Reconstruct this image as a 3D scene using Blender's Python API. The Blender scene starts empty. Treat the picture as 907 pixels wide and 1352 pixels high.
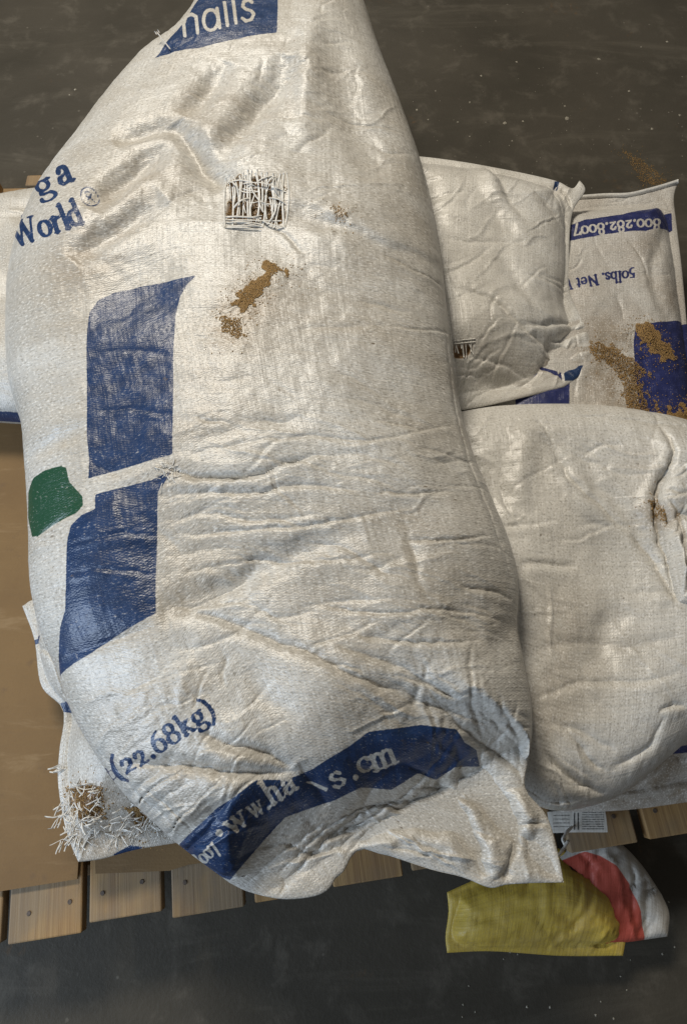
import bpy, bmesh, math, random
import numpy as np
from mathutils import Vector, Matrix

# ------------------------------------------------------------------ camera
FW, FH = 907.0, 1352.0            # size of the traced picture
FPX = 883.0                       # focal length in picture pixels (26 mm phone lens)
PCX, PCY = 461.5, 586.0           # optical centre of the photograph
TILT = math.radians(24)
DIST = 0.80
TARGET = np.array([0.0, 0.0, 0.42])
CAM = TARGET + np.array([0, -math.sin(TILT) * DIST, math.cos(TILT) * DIST])
scene = bpy.context.scene
cam_d = bpy.data.cameras.new('camera')
cam_o = bpy.data.objects.new('camera', cam_d)
scene.collection.objects.link(cam_o)
cam_o.location = CAM
cam_o.rotation_euler = (TILT, 0, 0)
cam_d.sensor_fit = 'VERTICAL'
cam_d.sensor_height = 24.0
cam_d.lens = 24.0 * FPX / FH
cam_d.shift_x = -(PCX - FW / 2) / FH
cam_d.shift_y = (PCY - FH / 2) / FH
cam_d.clip_start = 0.02
cam_d.clip_end = 60
scene.camera = cam_o

# ------------------------------------------------------------------ light
world = bpy.data.worlds.new('World')
scene.world = world
world.use_nodes = True
bg = world.node_tree.nodes['Background']
bg.inputs[0].default_value = (1.0, 0.95, 0.88, 1)
bg.inputs[1].default_value = 0.13


def area(name, loc, target, size, size_y, power, col):
    d = bpy.data.lights.new(name, 'AREA')
    d.shape = 'RECTANGLE'
    d.size, d.size_y, d.energy, d.color = size, size_y, power, col
    o = bpy.data.objects.new(name, d)
    scene.collection.objects.link(o)
    o.location = loc
    o.rotation_euler = (Vector(target) - Vector(loc)).to_track_quat('-Z', 'Y').to_euler()
    return o


area('ceiling_lamp', (-0.75, 1.55, 2.55), (0, 0.0, 0.3), 0.9, 0.45, 84, (1.0, 0.91, 0.77))
area('door_light', (-2.0, -1.15, 1.30), (0, -0.2, 0.3), 1.3, 1.3, 56, (0.68, 0.82, 1.0))

scene.view_settings.view_transform = 'Standard'
scene.view_settings.look = 'None'
scene.view_settings.exposure = -0.33
scene.view_settings.gamma = 1.0
scene.view_settings.use_curve_mapping = False

random.seed(7)
RNG = np.random.default_rng(7)
C = scene.collection

# ------------------------------------------------------------------ tracing helpers
CT, ST = math.cos(TILT), math.sin(TILT)


def ray(px, py):
    dx, dy, dz = (px - PCX) / FPX, -(py - PCY) / FPX, -1.0
    return np.array([dx, dy * CT - dz * ST, dy * ST + dz * CT])


def on_plane(px, py, pl):
    """picture point -> world xy on the plane z = a + b x + c y"""
    r = ray(px, py)
    a, b, c = pl
    t = (a + b * CAM[0] + c * CAM[1] - CAM[2]) / (r[2] - b * r[0] - c * r[1])
    return (CAM + r * t)[:2]


def on_surf(px, py, zf):
    """picture point -> world xy where its sight line first meets the surface z = zf(xy)"""
    r = ray(px, py)
    hi, lo = .56, .0
    for n in (160, 24, 24):
        z = np.linspace(hi, lo, n)
        p = CAM[None] + r[None] * ((z - CAM[2]) / r[2])[:, None]
        k = np.nonzero(zf(p[:, :2]) >= z)[0]
        k = k[0] if len(k) else n - 1
        hi, lo = z[max(k - 1, 0)], z[k]
    return p[k, :2]


def smooth_line(pts, n):
    """Catmull-Rom through pts, resampled to n points evenly by length"""
    p = np.asarray(pts, float)
    if len(p) > 2:
        q = np.vstack([2 * p[0] - p[1], p, 2 * p[-1] - p[-2]])
        out = []
        for i in range(1, len(q) - 2):
            t = np.linspace(0, 1, 12, endpoint=False)[:, None]
            a, b, c, d = q[i - 1], q[i], q[i + 1], q[i + 2]
            out.append(0.5 * (2 * b + (c - a) * t + (2 * a - 5 * b + 4 * c - d) * t ** 2
                              + (3 * b - a - 3 * c + d) * t ** 3))
        p = np.vstack(out + [p[-1:]])
    s = np.r_[0, np.cumsum(np.linalg.norm(np.diff(p, axis=0), axis=1))]
    u = np.linspace(0, s[-1], n)
    return np.c_[np.interp(u, s, p[:, 0]), np.interp(u, s, p[:, 1])]


def line_dist(P, L):
    """distance to polyline L, signed side, 0..1 position along it"""
    best = np.full(len(P), 1e9)
    side = np.zeros(len(P))
    tt = np.zeros(len(P))
    seg = np.linalg.norm(np.diff(L, axis=0), axis=1)
    cum = np.r_[0, np.cumsum(seg)]
    for i in range(len(L) - 1):
        a, d, l = L[i], L[i + 1] - L[i], seg[i]
        if l < 1e-9:
            continue
        w = P - a
        t = np.clip((w @ d) / (l * l), 0, 1)
        q = w - t[:, None] * d
        dd = np.hypot(q[:, 0], q[:, 1])
        m = dd < best
        best[m] = dd[m]
        side[m] = np.sign(d[0] * w[m, 1] - d[1] * w[m, 0])
        tt[m] = (cum[i] + t[m] * l) / cum[-1]
    return best, side, tt


def poly_sdf(P, G):
    """negative inside closed polygon G"""
    L = np.vstack([G, G[:1]])
    d, _, _ = line_dist(P, L)
    ins = np.zeros(len(P), bool)
    for i in range(len(G)):
        (x0, y0), (x1, y1) = L[i], L[i + 1]
        if y0 == y1:
            continue
        c = (y0 > P[:, 1]) != (y1 > P[:, 1])
        ins ^= c & (P[:, 0] < (x1 - x0) * (P[:, 1] - y0) / (y1 - y0) + x0)
    return np.where(ins, -d, d)


def boxed_sdf(P, G, pad=.02, far=.05):
    lo, hi = G.min(0) - pad, G.max(0) + pad
    out = np.full(len(P), far)
    m = np.nonzero((P[:, 0] > lo[0]) & (P[:, 0] < hi[0]) & (P[:, 1] > lo[1]) & (P[:, 1] < hi[1]))[0]
    if len(m):
        out[m] = poly_sdf(P[m], G)
    return out


class GridSDF:
    """inside distance to a polygon, sampled once on a 3 mm grid"""

    def __init__(self, G, h=.003):
        self.h, self.lo = h, G.min(0) - .06
        n = np.ceil((G.max(0) + .06 - self.lo) / h).astype(int) + 2
        gx, gy = np.meshgrid(np.arange(n[0]), np.arange(n[1]), indexing='ij')
        P = np.c_[gx.ravel(), gy.ravel()] * h + self.lo
        self.n = n
        self.v = -poly_sdf(P, G).reshape(n)

    def __call__(self, P):
        q = np.clip((P - self.lo) / self.h, 0, self.n - 1.001)
        i = q.astype(int)
        t = q - i
        v, x, y = self.v, i[:, 0], i[:, 1]
        return ((v[x, y] * (1 - t[:, 0]) + v[x + 1, y] * t[:, 0]) * (1 - t[:, 1])
                + (v[x, y + 1] * (1 - t[:, 0]) + v[x + 1, y + 1] * t[:, 0]) * t[:, 1])


TAB = RNG.random((256, 256))


def vnoise(P, f, off=0.0):
    """smooth value noise in -1..1"""
    q = np.asarray(P) * f + off
    i = np.floor(q).astype(int)
    t = q - i
    t = t * t * t * (t * (6 * t - 15) + 10)
    x0, y0 = i[:, 0] % 256, i[:, 1] % 256
    x1, y1 = (x0 + 1) % 256, (y0 + 1) % 256
    a = TAB[x0, y0] * (1 - t[:, 0]) + TAB[x1, y0] * t[:, 0]
    b = TAB[x0, y1] * (1 - t[:, 0]) + TAB[x1, y1] * t[:, 0]
    return 2 * (a * (1 - t[:, 1]) + b * t[:, 1]) - 1


def fbm(P, f, off=0.0, o=4):
    s = 0
    for k in range(o):
        s = s + vnoise(P, f * 2.03 ** k, off + 17.3 * k) * 0.5 ** k
    return s


# ------------------------------------------------------------------ lettering (drawn as pen strokes)
def arc(cx, cy, rx, ry, a0, a1, n=16):
    t = np.radians(np.linspace(a0, a1, n))
    return [(cx + rx * math.cos(v), cy + ry * math.sin(v)) for v in t]


def srf(x, y, w=.2):
    return [(x - w / 2, y), (x + w / 2, y)]


GL = {
    'o': (.50, [arc(.25, .22, .19, .22, 0, 360, 26)]),
    '0': (.50, [arc(.25, .22, .19, .22, 0, 360, 26)]),
    'r': (.40, [[(.14, 0), (.14, .43)], srf(.14, 0), [(.03, .42), (.14, .44)], [(.14, .30), (.22, .41), (.33, .42)], [(.31, .40), (.34, .39)]]),
    'l': (.28, [[(.14, 0), (.14, .72)], srf(.14, 0), [(.04, .70), (.14, .72)]]),
    'd': (.54, [arc(.22, .22, .17, .22, 20, 340, 20), [(.38, 0), (.38, .72)], [(.28, .70), (.38, .72)], [(.38, .01), (.48, .02)]]),
    'b': (.52, [arc(.29, .22, .17, .22, -160, 160, 20), [(.13, 0), (.13, .72)], [(.03, .70), (.13, .72)]]),
    'g': (.48, [arc(.21, .29, .14, .15, 0, 360, 20), [(.31, .39), (.37, .44), (.44, .43)], [(.13, .17), (.09, .09), (.15, .04), (.32, .02), (.40, -.07)], arc(.22, -.1, .18, .1, 20, -190, 18)]),
    'a': (.48, [[(.33, .05), (.33, .30)], arc(.22, .30, .11, .14, 0, 170, 10), [(.11, .32), (.12, .35)], [(.33, .26), (.20, .22), (.09, .17), (.07, .08), (.13, .01), (.22, .02), (.33, .09)], [(.33, .05), (.38, .01), (.45, .03)]]),
    'W': (.98, [[(.10, .66), (.29, .02)], [(.30, .02), (.48, .62)], [(.46, .66), (.66, .02)], [(.67, .02), (.86, .66)], srf(.10, .67, .22), srf(.47, .67, .2), srf(.86, .67, .2)]),
    'w': (.70, [[(.08, .43), (.22, .02)], [(.22, .02), (.34, .40)], [(.33, .43), (.47, .02)], [(.47, .02), (.61, .43)], srf(.08, .44, .16), srf(.34, .44, .14), srf(.61, .44, .15)]),
    'N': (.76, [[(.14, 0), (.14, .66)], [(.14, .66), (.60, .02)], [(.60, .0), (.60, .66)], srf(.14, 0), srf(.12, .67), srf(.6, .67)]),
    'h': (.56, [[(.14, 0), (.14, .72)], [(.04, .70), (.14, .72)], srf(.14, 0), [(.14, .30), (.22, .42), (.32, .43), (.40, .36), (.40, 0)], srf(.41, 0)]),
    'm': (.84, [[(.14, 0), (.14, .43)], [(.04, .42), (.14, .44)], srf(.14, 0), [(.14, .30), (.22, .42), (.31, .43), (.39, .36), (.39, 0)], srf(.39, 0), [(.39, .30), (.47, .42), (.57, .43), (.65, .36), (.65, 0)], srf(.66, 0)]),
    'k': (.54, [[(.14, 0), (.14, .72)], [(.04, .70), (.14, .72)], srf(.14, 0), [(.15, .18), (.38, .42)], [(.22, .25), (.43, .01)], srf(.38, .43, .18), srf(.44, 0, .18)]),
    'e': (.46, [[(.07, .25), (.40, .25)], arc(.24, .22, .17, .22, 8, 318, 22)]),
    't': (.34, [[(.15, .58), (.15, .08), (.20, .01), (.31, .04)], [(.03, .43), (.29, .43)]]),
    's': (.40, [[(.33, .35), (.27, .43), (.15, .43), (.09, .34), (.16, .25), (.28, .19), (.34, .10), (.27, .01), (.14, .0), (.07, .09)]]),
    'c': (.44, [arc(.25, .22, .18, .22, 50, 315, 20), [(.35, .36), (.36, .33)]]),
    '2': (.48, [[(.08, .33), (.13, .43), (.27, .45), (.36, .36), (.32, .24), (.08, .02)], [(.08, .025), (.40, .025)], [(.08, .04), (.40, .04)]]),
    '6': (.52, [arc(.26, .21, .18, .21, 0, 360, 22), [(.09, .24), (.12, .42), (.22, .57), (.40, .67)]]),
    '8': (.52, [arc(.26, .50, .14, .155, 0, 360, 20), arc(.26, .17, .18, .18, 0, 360, 22)]),
    '7': (.46, [[(.06, .43), (.42, .43)], [(.42, .43), (.17, -.2)], [(.06, .43), (.06, .34)]]),
    '5': (.46, [[(.13, .43), (.38, .44)], [(.13, .43), (.11, .21), (.24, .23), (.36, .12), (.34, -.08), (.20, -.19), (.07, -.17)]]),
    '(': (.34, [[(.30, .76), (.16, .60), (.10, .36), (.11, .12), (.18, -.06), (.30, -.20)]]),
    ')': (.34, [[(.04, .76), (.18, .60), (.24, .36), (.23, .12), (.16, -.06), (.04, -.20)]]),
    '.': (.26, [[(.12, .04), (.125, .05)]]),
    ',': (.26, [[(.13, .05), (.12, -.06)]]),
    '*': (.40, [[(.18, .24), (.21, .26), (.19, .22)]]),
    '@': (.72, [arc(.34, .36, .31, .31, 0, 360, 30), [(.25, .18), (.25, .54)], [(.25, .54), (.40, .53), (.44, .45), (.38, .37), (.25, .36)], [(.33, .36), (.47, .18)]]),
    ' ': (.26, []),
}
for _c in 'hals':
    pass
SANS = {
    'h': (.50, [[(.08, 0), (.08, .74)], [(.08, .28), (.15, .43), (.28, .46), (.38, .38), (.38, 0)]]),
    'a': (.50, [arc(.22, .22, .17, .23, 0, 360, 24), [(.40, 0), (.40, .44)]]),
    'l': (.20, [[(.08, 0), (.08, .74)]]),
    's': (.38, [[(.30, .38), (.23, .45), (.12, .44), (.08, .34), (.15, .26), (.26, .20), (.31, .11), (.24, .01), (.11, .0), (.04, .08)]]),
}


def text_sdf(P, txt, path, em, thin=.035, thick=.105, sans=False, lean=0.0):
    """signed distance (m) of txt set along world polyline path with letter size em (m)"""
    out = np.full(len(P), 99.0)
    font = SANS if sans else GL
    s = np.r_[0, np.cumsum(np.linalg.norm(np.diff(path, axis=0), axis=1))]
    total = sum(font[c][0] for c in txt)
    kx = s[-1] / total                      # horizontal scale that fills the path
    u = 0.0
    for ch in txt:
        adv, strokes = font[ch]
        m = (u + adv / 2) * kx
        k = min(max(np.searchsorted(s, m) - 1, 0), len(path) - 2)
        ex = path[k + 1] - path[k]
        ex = ex / np.linalg.norm(ex)
        ey = np.array([-ex[1], ex[0]])
        o = path[k] + ex * (m - s[k])
        rel = P - o
        lx, ly = (rel @ ex), (rel @ ey)
        sel = np.nonzero((np.abs(lx) < kx * adv * .5 + em * .25) & (ly > -em * .5) & (ly < em * 1.1))[0]
        if len(sel):
            Q = np.c_[lx[sel], ly[sel]]
            for st in strokes:
                st = np.asarray(st, float)
                W = np.c_[(st[:, 0] - adv / 2) * kx + st[:, 1] * em * lean, st[:, 1] * em]
                for i in range(len(st) - 1):
                    d = st[i + 1] - st[i]
                    l = np.hypot(*d) + 1e-9
                    w = thin if sans else thin + (thick - thin) * (abs(d[1]) / l) ** 1.5
                    if not sans and ch in 'wWN' and len(st) == 2 and d[1] > 0 and d[0] > 0:
                        w = thin * 1.2
                    if ch in '.*,':
                        w = thick * (2.4 if ch == '*' else 1.15)
                    if ch == '@':
                        w = thin * 1.2
                    if len(st) > 2 and (i == 0 or i == len(st) - 2) and not sans:
                        w *= 1.0
                    dd, _, _ = line_dist(Q, W[i:i + 2])
                    out[sel] = np.minimum(out[sel], dd - w * em / 2)
        u += adv
    return out


# ------------------------------------------------------------------ materials
class NT:
    def __init__(self, name):
        self.m = bpy.data.materials.new(name)
        self.m.use_nodes = True
        self.t = self.m.node_tree
        self.b = self.t.nodes['Principled BSDF']

    def n(self, typ, **kw):
        nd = self.t.nodes.new(typ)
        for k, v in kw.items():
            if k.startswith('i_'):
                key = k[2:]
                key = int(key) if key.isdigit() else key.replace('_', ' ')
                self.set(nd.inputs[key], v)
            else:
                setattr(nd, k, v)
        return nd

    def set(self, sock, v):
        if isinstance(v, bpy.types.NodeSocket):
            self.t.links.new(v, sock)
        else:
            sock.default_value = v

    def math(self, op, a, b=0.0, c=0.0, clamp=False):
        nd = self.n('ShaderNodeMath', operation=op, use_clamp=clamp)
        for i, v in enumerate((a, b, c)):
            self.set(nd.inputs[i], v)
        return nd.outputs[0]

    def mix(self, f, a, b, blend='MIX'):
        nd = self.n('ShaderNodeMix', data_type='RGBA', blend_type=blend)
        self.set(nd.inputs[0], f)
        self.set(nd.inputs[6], a if isinstance(a, bpy.types.NodeSocket) else (*a, 1))
        self.set(nd.inputs[7], b if isinstance(b, bpy.types.NodeSocket) else (*b, 1))
        return nd.outputs[2]

    def ramp(self, f, a, b, smooth=True):
        nd = self.n('ShaderNodeMapRange', interpolation_type='SMOOTHSTEP' if smooth else 'LINEAR')
        self.set(nd.inputs[0], f)
        nd.inputs[1].default_value, nd.inputs[2].default_value = a, b
        return nd.outputs[0]

    def noise(self, vec, scale, detail=3, rough=.55, dist=0.0):
        nd = self.n('ShaderNodeTexNoise', i_Scale=scale, i_Detail=detail, i_Roughness=rough, i_Distortion=dist)
        self.t.links.new(vec, nd.inputs['Vector'])
        return nd.outputs[0]

    def mapped(self, vec, sc=(1, 1, 1), rot=(0, 0, 0)):
        nd = self.n('ShaderNodeMapping')
        self.t.links.new(vec, nd.inputs[0])
        nd.inputs['Scale'].default_value = sc
        nd.inputs['Rotation'].default_value = rot
        return nd.outputs[0]

    def attr(self, name):
        return self.n('ShaderNodeAttribute', attribute_name=name).outputs['Fac']


def fabric_material(name, base=(.62, .61, .575), dusty=(.49, .46, .405), blue=(.0075, .027, .084), wear=.5, weave=1.0, rough=.36):
    s = NT(name)
    uv = s.n('ShaderNodeUVMap', uv_map='cloth').outputs[0]
    big = s.noise(uv, 9, 5, .6, .4)
    mid = s.noise(uv, 60, 4, .6)
    fine = s.noise(uv, 420, 2, .6)
    warp = s.noise(s.mapped(uv, (330, 7, 1)), 1, 2, .5)
    weft = s.noise(s.mapped(uv, (6, 360, 1)), 1, 2, .5)
    col = s.mix(s.ramp(big, .35, .68), base, dusty)
    dirt = s.math('MULTIPLY', s.attr('dirt'), s.ramp(s.math('ADD', s.math('MULTIPLY', mid, .6), s.math('MULTIPLY', big, .5)), .3, .75), clamp=True)
    col = s.mix(dirt, col, (.26, .19, .115))
    thr = s.math('MULTIPLY', s.math('SUBTRACT', s.math('ADD', warp, weft), 1.0), 0.9 * min(1, weave * 1.3))
    col = s.mix(s.math('ADD', s.math('MULTIPLY', thr, .5), .18, clamp=True), col, (.30, .285, .25))
    col = s.mix(s.math('MULTIPLY', s.ramp(fine, .46, .32), .6 * min(1, weave * 1.3)), col, (.22, .20, .165))
    col = s.mix(s.math('MULTIPLY', s.ramp(fine, .55, .68), .65 * min(1, weave * 1.3)), col, tuple(min(.85, v * 1.35) for v in base))
    lane = s.noise(s.mapped(uv, (45, 1.2, 1)), 1, 3, .6)
    lane2 = s.noise(s.mapped(uv, (1.0, 26, 1)), 1, 3, .6)
    col = s.mix(s.math('MULTIPLY', s.ramp(s.math('ADD', lane, lane2), .95, 1.25), .3 * min(1, weave * 1.3)), col, (.36, .34, .30))
    # printed inks
    jit = s.math('MULTIPLY', s.math('SUBTRACT', fine, .5), .0011)
    ink = s.ramp(s.math('ADD', s.attr('ink'), jit), .0005, -.0005)
    scuff = s.ramp(s.math('ADD', s.math('MULTIPLY', fine, .75), s.math('MULTIPLY', mid, .35)), .63, .78)
    ink = s.math('MULTIPLY', ink, s.math('SUBTRACT', 1.0, s.math('MULTIPLY', scuff, wear)))
    inkcol = s.mix(s.ramp(mid, .3, .75), blue, tuple(min(1, v * 1.5 + .006) for v in blue))
    col = s.mix(ink, col, inkcol)
    gr = s.ramp(s.math('ADD', s.attr('green'), jit), .0006, -.0006)
    gr = s.math('MULTIPLY', gr, s.math('SUBTRACT', 1.0, s.math('MULTIPLY', scuff, wear * .8)))
    col = s.mix(gr, col, (.013, .066, .033))
    rd = s.ramp(s.attr('red'), .0006, -.0006)
    col = s.mix(rd, col, (.42, .075, .05))
    # loose dark specks
    vor = s.n('ShaderNodeTexVoronoi', i_Scale=95.0)
    s.t.links.new(uv, vor.inputs['Vector'])
    sp = s.math('MULTIPLY', s.ramp(vor.outputs['Distance'], .16, .09), s.ramp(s.noise(uv, 26, 2), .60, .68))
    col = s.mix(s.math('MULTIPLY', sp, .75), col, (.12, .085, .05))
    col = s.mix(s.attr('hole'), col, (.20, .11, .04))
    s.set(s.b.inputs['Base Color'], col)
    s.set(s.b.inputs['Roughness'], s.math('ADD', s.math('MULTIPLY', fine, .35), rough - .17))
    s.b.inputs['Specular IOR Level'].default_value = .6
    # woven relief
    sx = s.n('ShaderNodeSeparateXYZ')
    s.t.links.new(uv, sx.inputs[0])
    kx = s.math('SINE', s.math('MULTIPLY', sx.outputs[0], 2 * math.pi / .0034))
    ky = s.math('SINE', s.math('MULTIPLY', sx.outputs[1], 2 * math.pi / .0029))
    wv = s.math('MULTIPLY', s.math('MULTIPLY', kx, ky), .5)
    h = s.math('ADD', s.math('MULTIPLY', wv, .00016 * weave), s.math('MULTIPLY', s.math('ADD', warp, weft), .0007))
    h = s.math('ADD', h, s.math('MULTIPLY', mid, .0004))
    h = s.math('ADD', h, s.math('MULTIPLY', fine, .0006 * weave))
    bp = s.n('ShaderNodeBump', i_Strength=.8, i_Distance=1.0, i_Height=h)
    s.set(s.b.inputs['Normal'], bp.outputs[0])
    return s.m


M = {}
M['bag'] = fabric_material('woven_sack')
M['bag_clean'] = fabric_material('woven_sack_clean', base=(.72, .705, .66), dusty=(.62, .60, .55), weave=.7)
M['bag_dusty'] = fabric_material('woven_sack_dusty', base=(.64, .62, .58), dusty=(.52, .48, .43), blue=(.014, .020, .092), wear=.3)
M['yellow'] = fabric_material('yellow_plastic', base=(.56, .40, .02), dusty=(.46, .31, .02), blue=(.02, .02, .02), wear=.1, weave=.25, rough=.55)
M['redwhite'] = fabric_material('white_plastic', base=(.55, .53, .49), dusty=(.42, .40, .36), wear=.3, weave=.3, rough=.55)
M['tag'] = fabric_material('tag_paper', base=(.70, .69, .65), dusty=(.66, .65, .6), blue=(.05, .05, .05), wear=.0, weave=0, rough=.6)


def floor_material():
    s = NT('dark_concrete')
    co = s.n('ShaderNodeNewGeometry').outputs['Position']
    a = s.noise(co, 2.2, 6, .6, .5)
    b = s.noise(co, 14, 6, .65, .3)
    st = s.noise(s.mapped(co, (1.6, 9, 1), (0, 0, math.radians(-14))), 1, 6, .7, 1.2)
    f = s.noise(co, 160, 3, .7)
    col = s.mix(s.ramp(a, .3, .7), (.048, .0435, .034), (.075, .067, .053))
    col = s.mix(s.math('MULTIPLY', s.ramp(st, .5, .75), .35), col, (.15, .135, .108))
    col = s.mix(s.math('MULTIPLY', s.ramp(b, .50, .75), .5), col, (.15, .135, .11))
    col = s.mix(s.math('MULTIPLY', s.ramp(f, .62, .8), .35), col, (.02, .018, .015))
    rust = s.math('MULTIPLY', s.ramp(s.noise(co, 5.5, 5, .7, .6), .60, .70), s.ramp(s.noise(co, 60, 4, .7), .45, .65))
    col = s.mix(s.math('MULTIPLY', rust, .5), col, (.15, .085, .035))
    vor = s.n('ShaderNodeTexVoronoi', i_Scale=30.0)
    s.t.links.new(co, vor.inputs['Vector'])
    sp = s.math('MULTIPLY', s.ramp(vor.outputs['Distance'], .10, .05), s.ramp(s.noise(co, 9, 2), .52, .6))
    col = s.mix(s.math('MULTIPLY', sp, .35), col, (.25, .23, .19))
    s.set(s.b.inputs['Base Color'], col)
    s.set(s.b.inputs['Roughness'], s.math('ADD', s.math('MULTIPLY', b, .3), .42))
    s.b.inputs['Specular IOR Level'].default_value = .2
    bp = s.n('ShaderNodeBump', i_Strength=.35, i_Distance=.004, i_Height=s.math('ADD', b, s.math('MULTIPLY', f, .4)))
    s.set(s.b.inputs['Normal'], bp.outputs[0])
    return s.m


def wood_material():
    s = NT('pallet_wood')
    co = s.n('ShaderNodeTexCoord').outputs['Object']
    oi = s.n('ShaderNodeObjectInfo')
    off = s.n('ShaderNodeVectorMath', operation='MULTIPLY_ADD')
    s.t.links.new(co, off.inputs[0])
    off.inputs[1].default_value = (1, 1, 1)
    s.t.links.new(oi.outputs['Random'], off.inputs[2])
    v = off.outputs[0]
    g = s.noise(s.mapped(v, (60, 2.2, 60)), 1, 5, .6, .8)
    g2 = s.noise(s.mapped(v, (240, 6, 240)), 1, 3, .6)
    bl = s.noise(v, 8, 4)
    col = s.mix(s.ramp(g, .3, .72), (.40, .255, .105), (.25, .145, .06))
    col = s.mix(s.math('MULTIPLY', s.ramp(g2, .45, .75), .5), col, (.14, .075, .03))
    col = s.mix(s.math('MULTIPLY', s.ramp(bl, .36, .66), .75), col, (.185, .15, .105))
    s.set(s.b.inputs['Base Color'], col)
    s.b.inputs['Roughness'].default_value = .7
    bp = s.n('ShaderNodeBump', i_Strength=.5, i_Distance=.0015, i_Height=g2)
    s.set(s.b.inputs['Normal'], bp.outputs[0])
    return s.m


def card_material():
    s = NT('kraft_cardboard')
    co = s.n('ShaderNodeTexCoord').outputs['Object']
    a = s.noise(co, 7, 5, .6)
    f = s.noise(co, 330, 3, .7)
    fl = s.noise(s.mapped(co, (12, 190, 1), (0, 0, .12)), 1, 2)
    col = s.mix(s.ramp(a, .3, .7), (.205, .125, .048), (.165, .098, .037))
    col = s.mix(s.math('MULTIPLY', s.ramp(f, .55, .75), .4), col, (.16, .095, .045))
    sc = s.noise(s.mapped(co, (5, 40, 1), (0, 0, .9)), 1, 5, .7, .8)
    col = s.mix(s.math('MULTIPLY', s.ramp(sc, .55, .75), .45), col, (.34, .24, .13))
    col = s.mix(s.math('MULTIPLY', s.ramp(s.noise(co, 22, 5, .7), .58, .72), .5), col, (.12, .075, .04))
    s.set(s.b.inputs['Base Color'], col)
    s.b.inputs['Roughness'].default_value = .75
    bp = s.n('ShaderNodeBump', i_Strength=.35, i_Distance=.001, i_Height=s.math('ADD', fl, f))
    s.set(s.b.inputs['Normal'], bp.outputs[0])
    return s.m


def plain(name, col, rough=.6, var=.35, scale=40):
    s = NT(name)
    co = s.n('ShaderNodeNewGeometry').outputs['Position']
    n = s.noise(co, scale, 3, .6)
    s.set(s.b.inputs['Base Color'], s.mix(s.ramp(n, .3, .7), col, tuple(v * (1 - var) for v in col)))
    s.b.inputs['Roughness'].default_value = rough
    return s.m


M['floor'] = floor_material()
M['wood'] = wood_material()
M['card'] = card_material()
M['seed'] = plain('brown_seed', (.47, .29, .105), .6, .62, 1100)
M['strand'] = plain('plastic_tape', (.76, .745, .70), .35, .25, 300)
M['debris'] = plain('floor_debris', (.42, .39, .32), .8, .5, 200)
M['twine'] = plain('white_twine', (.62, .60, .56), .5, .2, 300)


# ------------------------------------------------------------------ mesh helpers
def link(name, me, mat, parent=None, **props):
    o = bpy.data.objects.new(name, me)
    if mat and not me.materials:
        me.materials.append(mat)
    C.objects.link(o)
    o.parent = parent
    for k, v in props.items():
        o[k] = v
    return o


def thing(name, loc, rz=0, **props):
    o = bpy.data.objects.new(name, None)
    o.empty_display_size = .05
    C.objects.link(o)
    o.location = loc
    o.rotation_euler = (0, 0, rz)
    for k, v in props.items():
        o[k] = v
    return o


def mesh_np(name, V, F, smooth=True):
    """V (n,3), F (m,4) or (m,3) arrays"""
    V = np.ascontiguousarray(V, np.float32)
    F = np.ascontiguousarray(F, np.int32)
    me = bpy.data.meshes.new(name)
    k = F.shape[1]
    me.vertices.add(len(V))
    me.vertices.foreach_set('co', V.ravel())
    me.loops.add(F.size)
    me.loops.foreach_set('vertex_index', F.ravel())
    me.polygons.add(len(F))
    me.polygons.foreach_set('loop_start', np.arange(0, F.size, k, dtype=np.int32))
    me.update(calc_edges=True)
    if smooth:
        me.polygons.foreach_set('use_smooth', np.ones(len(F), bool))
    me.validate()
    return me


def set_attr(me, name, vals):
    a = me.attributes.new(name, 'FLOAT', 'POINT')
    a.data.foreach_set('value', np.ascontiguousarray(vals, np.float32))


def set_uv(me, uv):
    l = me.uv_layers.new(name='cloth')
    idx = np.zeros(len(me.loops), np.int32)
    me.loops.foreach_get('vertex_index', idx)
    l.data.foreach_set('uv', np.ascontiguousarray(uv[idx], np.float32).ravel())


def ease(n, k):
    t = np.linspace(0, 1, n)
    return (1 - k) * t + k * (0.5 - 0.5 * np.cos(np.pi * t))


def coons(top, right, bottom, left, nu, nv, k=.75):
    u, v = ease(nu, k), ease(nv, k)

    def at(L, t):
        s = np.linspace(0, 1, len(L))
        return np.c_[np.interp(t, s, L[:, 0]), np.interp(t, s, L[:, 1])]
    T, B, L, R = at(top, u), at(bottom, u), at(left, v), at(right, v)
    U, V = u[None, :, None], v[:, None, None]
    G = (1 - V) * T[None] + V * B[None] + (1 - U) * L[:, None] + U * R[:, None]
    G = G - ((1 - U) * (1 - V) * T[0] + U * (1 - V) * T[-1] + (1 - U) * V * B[0] + U * V * B[-1])
    return G, u, v


def prof(d, R, k):
    s = np.clip(d / R, 0, 1)
    return np.maximum(1 - (1 - s) ** 2, 0) ** k


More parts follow.
